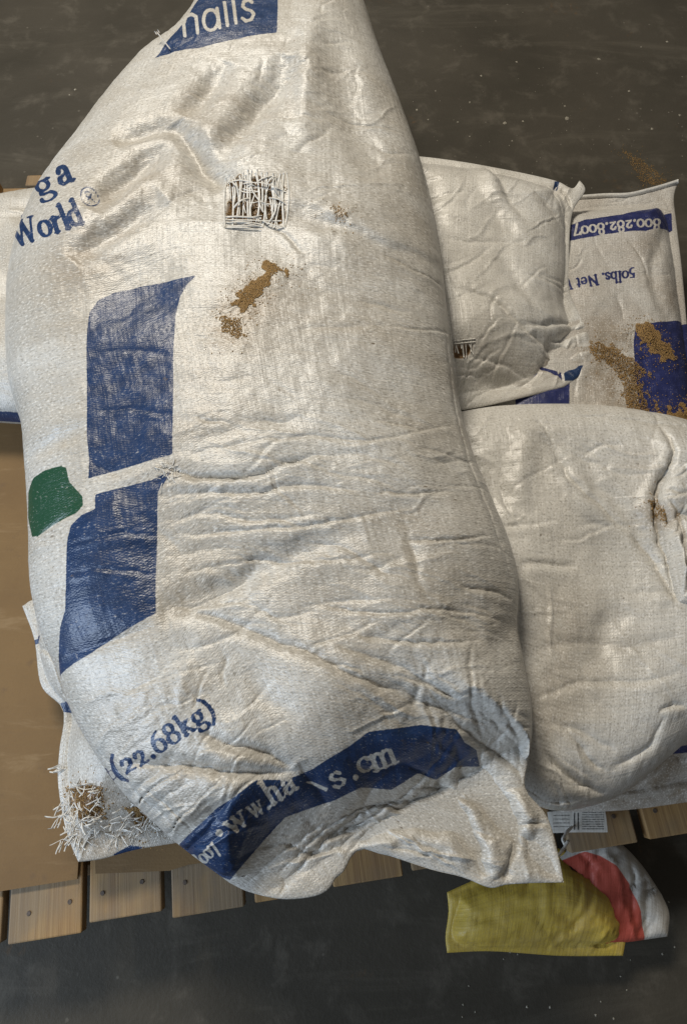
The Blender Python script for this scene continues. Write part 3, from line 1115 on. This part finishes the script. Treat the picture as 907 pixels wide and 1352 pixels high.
fl = Bag((.292, 0, 0), [
    [(872, 642), (884, 622), (905, 604), (935, 600)], [(935, 600), (945, 690), (930, 790)],
    [(894, 796), (910, 800), (930, 790)], [(872, 642), (868, 662), (880, 690), (874, 700), (882, 745), (894, 796)]], H=.010, HL=.004, R=.02, fin=.003)
fl.lump = (.006, 30, 2)
for pts, d, w, k in (([(880, 660), (900, 690), (905, 780)], .010, .008, 'f'), ([(872, 645), (900, 650), (930, 640)], .007, .007, 'f'), ([(888, 700), (896, 740), (900, 790)], .008, .006, 'r'), ([(885, 690), (905, 680), (930, 690)], .009, .006, 'v')):
    fl.crease(pts, d, w, k)
fl.wrinkles(16, 1.3, .5, .05, .004, .005, 66)
fl.dirt(882, 682, 22, .9)
under(root, fl.build('torn_flap', M['bag_clean'], .0014))
sd = b.poly([(852, 668), (862, 660), (878, 664), (892, 668), (894, 684), (876, 686), (860, 682)], 30)
seeds('spilled_seed', b.height, [sd], 420, 'small patch of brown seed at the folded seam of the drooping sack', heap=.001, scatter=70, seed=8)

# ------------------------------------------------------------------ the large printed sack on top
PL = (.335, 0, .03)
main_out = [
    [(300, -75), (345, -92), (400, -96), (455, -75)],
    [(455, -75), (470, -30), (481, 5), (505, 75), (530, 140), (553, 205), (570, 270), (585, 350), (592, 410), (600, 480), (608, 540), (625, 600),
     (650, 660), (672, 715), (685, 770), (684, 830), (691, 870), (700, 920), (703, 960), (696, 1010), (693, 1042), (722, 1078), (737, 1130), (744, 1165)],
    [(304, 1166), (330, 1178), (372, 1187), (412, 1184), (434, 1174), (444, 1158), (454, 1150), (466, 1128), (480, 1121), (500, 1127), (517, 1131), (569, 1148), (610, 1158), (646, 1172), (668, 1168), (700, 1166), (744, 1165)],
    [(300, -75), (285, -30), (268, 5), (240, 45), (218, 70), (190, 88), (165, 112), (130, 155), (100, 195), (72, 232), (48, 268), (28, 315),
     (14, 370), (10, 440), (14, 510), (30, 565), (35, 620), (40, 700), (43, 780), (58, 845), (78, 890), (92, 932), (118, 982), (158, 1040), (200, 1082), (240, 1118), (304, 1166)]]
main_fill = ([(318, -40), (400, -62), (450, -40)] + [(x - 3, y) for x, y in main_out[1][2:-4]]
             + [(684, 985), (640, 1010), (570, 1050), (480, 1085), (400, 1125), (330, 1152), (300, 1156)]
             + [(x + 3, y - 1) for x, y in main_out[3][-2:1:-1]])
b = Bag(PL, main_out, fill=main_fill, H=.092, HL=.075, R=.15, fin=.004)
b.lump = (.010, 6, 30)
g = b
for (px, py, rp, h) in ((420, 250, 120, .004), (330, 500, 150, .010), (450, 780, 140, .006), (240, 930, 110, .006), (600, 1060, 60, -.006)):
    b.bumps.append((on_plane(px, py, (.42, 0, 0)), rp * .00088, h))
for pts, d, w, k in (
    # upper part
    ([(150, 186), (180, 176), (210, 166), (238, 164)], .012, .015, 'v'),
    ([(232, 158), (244, 178), (262, 205), (280, 228), (298, 246)], .024, .017, 'v'),
    ([(385, 75), (360, 110), (330, 150), (300, 185), (278, 212)], .021, .023, 'v'),
    ([(300, 80), (270, 120), (240, 150)], .014, .018, 'v'),
    ([(415, 10), (405, 90), (402, 200)], .010, .020, 'r'),
    ([(440, 40), (455, 120), (470, 180), (500, 240)], .013, .028, 'v'),
    ([(120, 275), (165, 232), (205, 200), (232, 190)], .019, .019, 'v'),
    ([(95, 345), (130, 312), (175, 285), (215, 255)], .016, .018, 'v'),
    ([(120, 330), (170, 300), (220, 270), (270, 250)], .003, .008, 'f'),
    ([(372, 262), (410, 272), (450, 290), (520, 322), (588, 366)], .003, .016, 's'),
    ([(382, 282), (420, 294), (450, 296), (480, 300)], .005, .013, 'v'),
    ([(360, 300), (385, 318), (400, 335)], .004, .006, 'f'),
    ([(430, 150), (500, 165), (540, 185)], .003, .006, 'f'),
    ([(490, 185), (515, 200), (545, 205)], .003, .006, 'v'),
    ([(507, 335), (545, 355), (587, 386)], .004, .006, 'f'),
    ([(476, 397), (510, 405), (543, 413)], .003, .005, 'v'),
    ([(517, 431), (560, 436), (594, 446)], .004, .005, 'f'),
    ([(497, 554), (530, 560), (564, 572)], .003, .005, 'f'),
    ([(380, 440), (420, 432), (470, 430), (517, 431)], .002, .006, 'v'),
    # middle
    ([(222, 618), (250, 630), (290, 632), (345, 624), (385, 610), (430, 600)], .010, .009, 'f'),
    ([(232, 590), (280, 575), (340, 560), (420, 548)], .003, .012, 'v'),
    ([(215, 660), (260, 652), (320, 652), (400, 642), (470, 648)], .005, .008, 'f'),
    ([(210, 690), (280, 680), (350, 690), (420, 680)], .003, .008, 'f'),
    ([(215, 735), (280, 725), (350, 722), (430, 700)], .003, .010, 'v'),
    ([(208, 806), (260, 790), (310, 768), (370, 738), (425, 716), (480, 700)], .012, .015, 'v'),
    ([(225, 803), (280, 800), (320, 790)], .003, .005, 'f'),
    ([(497, 649), (545, 651), (596, 648)], .005, .006, 'f'),
    ([(538, 711), (590, 713), (645, 708)], .006, .005, 'f'),
    ([(535, 687), (548, 740), (564, 803)], .004, .007, 'v'),
    ([(480, 765), (510, 745), (530, 735)], .003, .007, 'v'),
    ([(605, 778), (640, 780), (675, 792)], .005, .007, 'f'),
    ([(654, 885), (664, 850), (684, 808)], .006, .015, 'v'),
    ([(590, 800), (620, 830), (650, 870)], .005, .012, 'v'),
    ([(228, 812), (270, 816), (314, 828), (360, 846), (406, 864), (460, 892), (527, 914), (560, 930)], .008, .014, 'f'),
    ([(440, 850), (500, 870), (560, 900), (600, 925)], .005, .010, 'f'),
    ([(560, 925), (595, 948), (621, 973), (660, 997), (684, 1016), (688, 1036)], .006, .009, 'f'),
    ([(640, 890), (662, 930), (682, 985), (690, 1015)], .005, .008, 'f'),
    ([(500, 900), (560, 935), (610, 960)], .004, .009, 'v'),
    ([(586, 420), (598, 520), (616, 604), (642, 668), (664, 730), (676, 790)], .0035, .006, 'f'),
    ([(118, 545), (170, 540), (228, 548)], .0025, .005, 'f'),
    ([(92, 722), (150, 705), (208, 708)], .003, .005, 'f'),
    ([(88, 762), (140, 752), (206, 760)], .0025, .005, 'f'),
    ([(116, 470), (170, 462), (230, 470)], .002, .006, 'v'),
    ([(230, 705), (330, 702), (440, 690), (530, 672)], .004, .006, 'f'),
    ([(240, 760), (330, 740), (430, 742), (520, 730)], .003, .006, 'f'),
    ([(300, 590), (400, 575), (500, 580), (600, 560)], .003, .006, 'f'),
    ([(420, 800), (500, 812), (600, 806), (670, 826)], .004, .006, 'f'),
    ([(470, 840), (560, 850), (640, 846)], .004, .006, 'f'),
    # left side
    ([(36, 605), (60, 586), (92, 574), (112, 572)], .008, .013, 'v'),
    ([(45, 716), (70, 696), (96, 676)], .003, .005, 'f'),
    ([(118, 640), (160, 634), (220, 612)], .003, .008, 'r'),
    ([(82, 870), (130, 852), (200, 828)], .005, .010, 'v'),
    # lower part
    ([(135, 940), (180, 900), (230, 860), (260, 850)], .003, .012, 'v'),
    ([(248, 870), (242, 905), (238, 935)], .003, .008, 'r'),
    ([(168, 1012), (210, 1012), (284, 1018), (355, 1026), (395, 1022)], .014, .016, 'f'),
    ([(262, 972), (300, 985), (345, 999), (388, 1018)], .011, .014, 'f'),
    ([(330, 880), (350, 920), (400, 950)], .004, .012, 'v'),
    ([(325, 1140), (352, 1108), (380, 1082), (420, 1066), (470, 1046)], .007, .012, 'v'),
    ([(395, 1012), (415, 1040), (430, 1062)], .008, .009, 'v'),
    ([(455, 1000), (490, 1018), (540, 1012), (575, 1030)], .007, .009, 'v'),
    ([(500, 966), (540, 975), (600, 968), (632, 1000)], .005, .010, 'r'),
    ([(455, 1128), (490, 1105), (540, 1092), (590, 1098), (625, 1125), (645, 1165)], .013, .013, 'f'),
    ([(500, 1115), (550, 1128), (610, 1135)], .003, .005, 'f'),
    ([(574, 1030), (596, 1062), (620, 1105), (640, 1160)], .026, .018, 'f'),
    ([(600, 1014), (640, 1060), (668, 1110), (664, 1166)], .016, .016, 'v'),
    ([(682, 1040), (690, 1080), (676, 1120), (662, 1165)], .014, .011, 'r'),
    ([(574, 1026), (598, 1068), (622, 1115), (642, 1168)], .013, .020, 's'),
    ([(630, 1022), (656, 1060), (676, 1100), (664, 1168)], .020, .015, 'f'),
    ([(560, 1090), (600, 1100), (630, 1140)], .010, .010, 'f'),
    ([(672, 1092), (700, 1088), (728, 1088)], .005, .006, 'f'),
    ([(430, 1100), (470, 1080), (540, 1060), (600, 1080)], .005, .014, 'v'),
    ([(250, 1110), (220, 1080), (175, 1040), (130, 985)], .004, .008, 'f'),
    ([(262, 1108), (230, 1072), (190, 1035)], .004, .006, 'f'),
):
    b.crease(pts, d, w, k)
b.wrinkles(85, .05, .35, .10, .0022, .005, 71, [(230, 540), (620, 560), (670, 800), (680, 900), (300, 860), (215, 800)])
b.wrinkles(45, -.5, .6, .08, .0024, .006, 72, [(420, 860), (680, 880), (690, 1000), (560, 1010), (470, 950)])
b.wrinkles(40, .7, .5, .07, .0020, .006, 73, [(260, 90), (470, 30), (560, 330), (380, 340), (130, 330), (60, 300)])
b.wrinkles(35, .55, .5, .06, .0022, .005, 74, [(100, 900), (300, 860), (420, 960), (330, 1140), (180, 1030)])
b.wrinkles(40, .0, .6, .07, .0014, .005, 75)
b.wrinkles(15, .45, .16, .18, .0042, .009, 76, [(330, 1120), (440, 1062), (560, 1035), (600, 1085), (470, 1110), (410, 1175), (330, 1170)])
b.wrinkles(7, -1.0, .3, .10, .0055, .012, 77, [(590, 1020), (640, 1015), (690, 1045), (722, 1085), (738, 1150), (650, 1160), (620, 1100)])
b.wrinkles(7, -.15, .15, .12, .0030, .007, 78, [(470, 1120), (540, 1098), (610, 1105), (640, 1160), (560, 1140)])
b.wrinkles(22, .62, .12, .16, .0030, .005, 79, [(95, 935), (140, 960), (210, 1040), (290, 1110), (300, 1160), (200, 1080)])
b.wrinkles(12, .9, .3, .10, .0030, .006, 80, [(300, 30), (480, 20), (540, 180), (420, 330), (300, 210)])

# prints
t_top = b.text('halls', [(240, 49), (270, 42), (300, 34), (340, 24)], 58, sans=True, thin=.075, lean=.12)
b.inks.append(b.ink_poly([(300, -75), (366, -85), (367, 10), (366, 43), (335, 47), (300, 54), (262, 64), (230, 69), (205, 78), (235, 40), (262, 0)], minus=(t_top,)))
b.inks.append(b.text('g', [(52, 262), (76, 250)], 44, thin=.065, thick=.14))
b.inks.append(b.text('a', [(79, 246), (101, 237)], 54, thin=.065, thick=.14))
b.inks.append(b.text('World', [(20, 326), (42, 319), (64, 311), (88, 303), (114, 292)], 47, thin=.06, thick=.14))
b.inks.append(b.text('@', [(111, 273), (134, 264)], 34, thin=.05))
b.inks.append(b.ink_poly([(260, 364), (247, 376), (238, 392), (232, 418), (229, 470), (229, 530), (228, 600), (190, 611), (150, 622), (117, 632),
                          (118, 606), (115, 570), (115, 500), (115, 440), (119, 412), (130, 397), (150, 387), (185, 379), (220, 372)]))
b.inks.append(b.ink_poly([(126, 653), (150, 647), (200, 634), (226, 622), (220, 634), (209, 650), (208, 700), (206, 760), (206, 810), (165, 832), (120, 862), (80, 893),
                          (78, 866), (80, 828), (87, 806), (88, 760), (89, 715), (94, 694), (108, 680), (126, 672)]))
gr = b.poly([(38, 650), (44, 632), (60, 621), (82, 615), (88, 618), (92, 636), (109, 655), (110, 667), (102, 677), (76, 689), (50, 708), (43, 709), (38, 684)])
b.greens.append(lambda P: boxed_sdf(P, gr))
b.inks.append(b.text('(22.68kg)', [(154, 1030), (190, 1009), (235, 979), (288, 943)], 41, thin=.06, thick=.145))
b.inks.append(b.text('t', [(143, 1034), (155, 1027)], 30, thin=.05, thick=.12))
band_t = [b.text('8007', [(262, 1148), (276, 1136), (290, 1121)], 30, thin=.05, thick=.12),
          b.text('*', [(288, 1112), (302, 1100)], 34),
          b.text('w', [(306, 1104), (332, 1084)], 44, thin=.055, thick=.13),
          b.text('w.', [(334, 1082), (360, 1066)], 40, thin=.05, thick=.11),
          b.text('ha', [(357, 1064), (396, 1040)], 48, thin=.055, thick=.13),
          b.text('s', [(440, 1044), (460, 1032)], 44, thin=.055, thick=.13),
          b.text('.', [(464, 1032), (478, 1024)], 46, thin=.055, thick=.14),
          b.text('c', [(476, 1024), (496, 1012)], 42, thin=.055, thick=.13),
          b.text('m', [(492, 1020), (530, 1004)], 48, thin=.055, thick=.13)]
stub = b.poly([(402, 1033), (410, 1032), (433, 1041), (431, 1046), (410, 1036)])
band_t.append(lambda P: boxed_sdf(P, stub))
b.inks.append(b.ink_poly([(235, 1118), (268, 1084), (285, 1068), (310, 1052), (340, 1029), (378, 1030), (412, 1016), (430, 1004), (460, 986), (487, 966), (520, 962), (555, 957), (602, 963), (612, 980), (628, 990), (634, 1012),
                          (600, 1013), (576, 1030), (552, 1021), (517, 1043), (476, 1040), (440, 1058), (421, 1064), (376, 1080), (352, 1106), (326, 1136), (304, 1162), (274, 1152), (246, 1136)], minus=band_t))
hole = b.poly([(303, 242), (312, 233), (326, 238), (340, 231), (356, 239), (369, 236), (375, 252), (371, 268), (378, 284), (368, 297), (348, 291), (334, 296), (318, 289), (303, 290), (299, 276), (304, 260)], 80)
hsm = b.height
b.holes.append((hole, .006))
for q in ((120, 330, 60, .5), (300, 170, 80, .35), (200, 230, 60, .4), (110, 440, 30, .3), (280, 480, 60, .3), (380, 300, 60, .3),
          (130, 310, 60, .35), (160, 420, 50, .15), (450, 282, 10, 1.0), (345, 375, 26, 1.0), (320, 395, 24, 1.0), (345, 380, 60, .45), (306, 430, 24, 1.0), (310, 425, 40, .7), (340, 270, 55, .4), (260, 560, 70, .25), (200, 640, 40, .35),
          (430, 820, 120, .22), (180, 930, 60, .25), (90, 360, 40, .3), (270, 140, 70, .22), (150, 255, 50, .25), (470, 420, 120, .15), (560, 700, 90, .15), (520, 300, 90, .15),
          (230, 1040, 60, .25), (450, 1075, 60, .3)):
    b.dirt(*q)
root = thing('seed_sack', (*b.out.mean(0), .26), label='large white printed sack with blue panels and gnawed hole, on top of the pile', category='sack', group='white seed sacks on the pallet')
under(root, b.build('sack_body', M['bag'], .00135, k=.6))
# loose tapes across the gnawed hole
NB = b.holes
b.holes = []
zf0 = b.height
lines = []
rr = np.random.default_rng(9)


def tape(p0, p1, lift, bow=0.0, n=14):
    A, Bq = b.tr([p0, p1])
    t = np.linspace(0, 1, n)[:, None]
    d = Bq - A
    nrm = np.array([-d[1], d[0]])
    xy = A * (1 - t) + Bq * t + nrm * bow * np.sin(t * math.pi)
    z = zf0(xy)
    return np.c_[xy, z + .0006 + lift * np.sin(t[:, 0] * math.pi)]


for px in (300, 304, 309, 314, 321, 325, 328, 331, 334, 337, 341, 347, 352, 358, 363, 367, 372, 376):
    q = rr.normal() * 5
    y1 = 300 if rr.random() < .7 else rr.uniform(262, 290)
    lines.append(tape((px + rr.normal() * 1.5, 228 + rr.uniform(-4, 4)), (px + q * .6, y1), rr.uniform(.0002, .0015), rr.normal() * .03))
for _ in range(26):
    px = rr.uniform(298, 378)
    y0 = rr.uniform(224, 262)
    lines.append(tape((px, y0), (px + rr.normal() * 4, y0 + rr.uniform(14, 46)), rr.uniform(.0002, .0018), rr.normal() * .05))
for _ in range(12):
    py = rr.uniform(236, 300)
    px = rr.uniform(296, 350)
    lines.append(tape((px, py), (px + rr.uniform(12, 34), py + rr.normal() * 4), rr.uniform(.0005, .003), rr.normal() * .08))
for y in (288, 291, 295, 299, 302):
    lines.append(tape((297, y + rr.normal()), (345 if y != 291 else 372, y + 1 + rr.normal()), .0025, rr.normal() * .02))
for (p0, p1) in (((345, 291), (376, 300)), ((320, 243), (378, 254)), ((308, 276), (330, 262)), ((352, 246), (364, 234)), ((364, 236), (372, 262)),
                 ((355, 262), (378, 270)), ((298, 240), (316, 262)), ((330, 238), (345, 268)), ((366, 268), (352, 298))):
    lines.append(tape(p0, p1, rr.uniform(.002, .006), rr.normal() * .12))
under(root, ribbons('torn_strands', lines, .0020, M['strand'], None, thick=.00006, tilt=.12, kind='stuff'))
# frayed fibres beside the blue panel and a thread at the left edge
lines = []
for k in range(26):
    lines.append(fray(b, rr.uniform(212, 232), rr.uniform(612, 638), rr.uniform(0, 6.28), rr.uniform(5, 14), rr.uniform(.001, .003), zf0))
under(root, ribbons('frayed_strands', lines, .0008, M['strand'], None, thick=.0002, kind='stuff'))
b.holes = NB
sd = [b.poly(g_, 50) for g_ in (
    [(346, 347), (358, 346), (372, 352), (384, 362), (378, 364), (366, 360), (358, 366), (354, 380), (340, 394), (328, 410), (316, 408), (304, 401), (314, 392), (326, 378), (342, 366), (350, 360)],)]
seeds('spilled_seed', b.height, sd, 3600, 'streak of spilled brown seed below the gnawed hole of the large sack', heap=.001, scatter=260, seed=10, edge=.0042, size=.0012)
sd = [b.poly([(290, 422), (302, 418), (322, 424), (316, 436), (320, 446), (304, 440), (292, 436)], 30)]
seeds('spilled_seed', b.height, sd, 420, 'small smear of brown seed under the longer streak on the large sack', heap=.001, scatter=60, seed=11)
sd = [hole]
o = seeds('seed_fill', b.height, sd, 1500, None, heap=.003, seed=12)
under(root, o)
sd = [b.poly([(440, 276), (450, 272), (458, 280), (455, 292), (446, 286)], 20)]
seeds('spilled_seed', b.height, sd, 70, 'tiny spot of brown seed right beside the gnawed hole of the large sack', heap=0, scatter=40, seed=14)
# thread end sticking out over the edge
p0 = b.tr([(226, 68)])[0]
zq = float(b.base(p0[None])[0])
p1 = on_plane(208, 45, (zq, 0, 0))
t = np.linspace(0, 1, 10)[:, None]
xy = p0 * (1 - t) + p1 * t
under(root, ribbons('loose_thread', [np.c_[xy, zq + .004 - .0 * t[:, 0]], np.c_[xy[-2:] + .002, [zq + .004, zq + .006]], np.c_[xy[-2:] - .002, [zq + .004, zq + .006]]], .0016, M['twine'], None, thick=.0006))

# ------------------------------------------------------------------ sacks on the floor in front
b = Bag((.055, 0, 0), [
    [(590, 1178), (625, 1162), (660, 1146), (705, 1126), (742, 1121), (782, 1143), (818, 1172), (836, 1192)],
    [(836, 1192), (830, 1215), (826, 1240), (822, 1262)],
    [(590, 1258), (650, 1256), (740, 1262), (822, 1262)],
    [(590, 1178), (592, 1205), (588, 1235), (590, 1258)]],
    fill=[(606, 1185), (660, 1158), (715, 1138), (742, 1134), (780, 1156), (808, 1185), (812, 1240), (740, 1248), (606, 1244)], H=.034, HL=.05, R=.06)
b.lump = (.006, 9, 3)
b.wrinkles(34, .3, .6, .10, .004, .007, 81)
b.crease([(560, 1200), (640, 1165), (720, 1135)], .006, .008, 'f')
b.crease([(600, 1248), (700, 1245), (815, 1250)], .005, .007, 'f')
for k, (x0, y0, l) in enumerate(((752, 1142, 26), (790, 1158, 16))):
    b.inks.append(b.ink_poly([(x0, y0), (x0 + l, y0 + .45 * l), (x0 + l - 3, y0 + .45 * l + 5), (x0 - 3, y0 + 5)]))
root = thing('feed_bag', (*b.out.mean(0), .0), label='yellow plastic bag on the floor below the sack hem', category='bag')
under(root, b.build('bag_body', M['yellow'], .0025))
b = Bag((.05, 0, 0), [
    [(700, 1150), (760, 1112), (792, 1099), (822, 1116), (848, 1144), (872, 1180)],
    [(872, 1180), (882, 1205), (880, 1236)],
    [(700, 1244), (800, 1246), (880, 1236)],
    [(700, 1150), (696, 1200), (700, 1244)]], H=.02, HL=.046, R=.06)
b.lump = (.010, 13, 8)
b.wrinkles(40, .9, .9, .07, .005, .008, 91)
gr2 = b.poly([(772, 1124), (792, 1130), (812, 1142), (832, 1168), (846, 1205), (850, 1250), (846, 1290), (700, 1300), (700, 1150)])
b.reds.append(lambda P: boxed_sdf(P, gr2))
root = thing('feed_bag', (*b.out.mean(0), .0), label='white bag with red panel on the floor beside the yellow bag', category='bag')
under(root, b.build('bag_body', M['redwhite'], .0025))

# ------------------------------------------------------------------ printed paper tag
b = Bag((.152, 0, 0), [
    [(722, 1072), (760, 1068), (797, 1060)],
    [(797, 1060), (800, 1080), (802, 1099)],
    [(726, 1100), (760, 1099), (802, 1099)],
    [(722, 1072), (724, 1085), (726, 1100)]], H=.0, HL=.0, R=.05, fin=.0006)
b.lump = (0, 1, 0)
for (x0, y0, x1, y1) in [(757, 1073, 759, 1096), (762, 1073, 764, 1096)] + [(768, 1072 + 3.1 * i, 797, 1073.2 + 3.1 * i) for i in range(8)] + [(730, 1076 + 5 * i, 752, 1077 + 5 * i) for i in range(4)]:
    b.inks.append(b.ink_poly([(x0, y0), (x1, y0), (x1, y1), (x0, y1)]))
root = thing('paper_tag', (*b.out.mean(0), .15), label='small white printed paper tag poking out under the drooping sack', category='tag')
under(root, b.build('tag_sheet', M['tag'], .0008))
# curl of white twine by the hem
L = [np.array([*on_plane(x, y, (z, 0, 0)), z]) for x, y, z in ((755, 1092, .155), (748, 1098, .165), (742, 1108, .172), (746, 1116, .175), (750, 1110, .176), (744, 1120, .178), (738, 1128, .185), (730, 1132, .195))]
L = np.array(L)
s = np.linspace(0, 1, len(L))
tq = np.linspace(0, 1, 40)
L = np.c_[[np.interp(tq, s, L[:, i]) for i in range(3)]].T
ribbons('string_end', [L], .0035, M['twine'], None, thick=.0012, label='short curl of white string hanging at the sack hem', category='string')

# ------------------------------------------------------------------ timber offcut, upper left
q0 = on_plane(70, 236, (.08, 0, 0))
tb = thing('timber_offcut', (q0[0] - .22, q0[1] - .02, 0), math.radians(2), label='rough timber offcut with two blocks lying on the floor', category='timber')
o = link('plank', box('plank', .5, .07, .055, .003), M['wood'], tb)
o.location = (0, -.02, .0275)
for dx in (.19, .085):
    o = link('block', box('block', .04, .03, .035, .003), M['wood'], tb)
    o.location = (dx, .03, .0705)
    o.location = (dx, -.0, .072)

# ------------------------------------------------------------------ debris on the concrete
r = np.random.default_rng(13)
VV, FF, k = [], [], 0
spots = [(666, 162, 4), (604, 161, 2.4), (620, 135, 3), (748, 156, 5), (790, 78, 4), (682, 82, 3), (635, 100, 3), (690, 160, 2.2), (846, 62, 2), (830, 120, 3), (745, 140, 3), (676, 186, 2), (565, 158, 2), (880, 55, 3),
         (897, 152, 3), (100, 118, 3), (92, 125, 2), (620, 180, 2), (860, 170, 3), (550, 145, 3), (575, 120, 2)]
for _ in range(110):
    spots.append((min(900, r.normal(740, 110)), r.normal(165, 60), r.uniform(.3, 1.1)))
for _ in range(30):
    spots.append((r.uniform(600, 900), r.uniform(1180, 1345), r.uniform(.7, 1.7)))
for px, py, s in spots:
    c = on_plane(px, py, (0, 0, 0))
    m = 6
    a = np.linspace(0, 6.28, m, endpoint=False) + r.random()
    rad = s * .0011 * (.6 + .7 * r.random(m))
    ring = np.c_[c[0] + rad * np.cos(a), c[1] + rad * np.sin(a), np.full(m, .0)]
    VV += [ring, [[c[0], c[1], s * .0007 + .0004]]]
    for i in range(m):
        FF.append((k + i, k + (i + 1) % m, k + m))
    k += m + 1
me = mesh_np('floor_debris', np.vstack(VV), np.array(FF), smooth=False)
link('floor_debris', me, M['debris'], kind='stuff', label='pale chips and grit scattered over the dark floor', category='debris')
zfl = lambda P: np.zeros(len(P))
reg = [np.array([on_plane(x, y, (0, 0, 0)) for x, y in g_]) for g_ in ([(820, 200), (838, 206), (872, 228), (880, 244), (850, 246), (838, 222)], [(740, 146), (750, 150), (752, 160), (744, 158)])]
seeds('seed_dust', zfl, reg[:1], 900, 'thin scatter of brown seed on the floor behind the sacks', heap=0, scatter=120, seed=15)
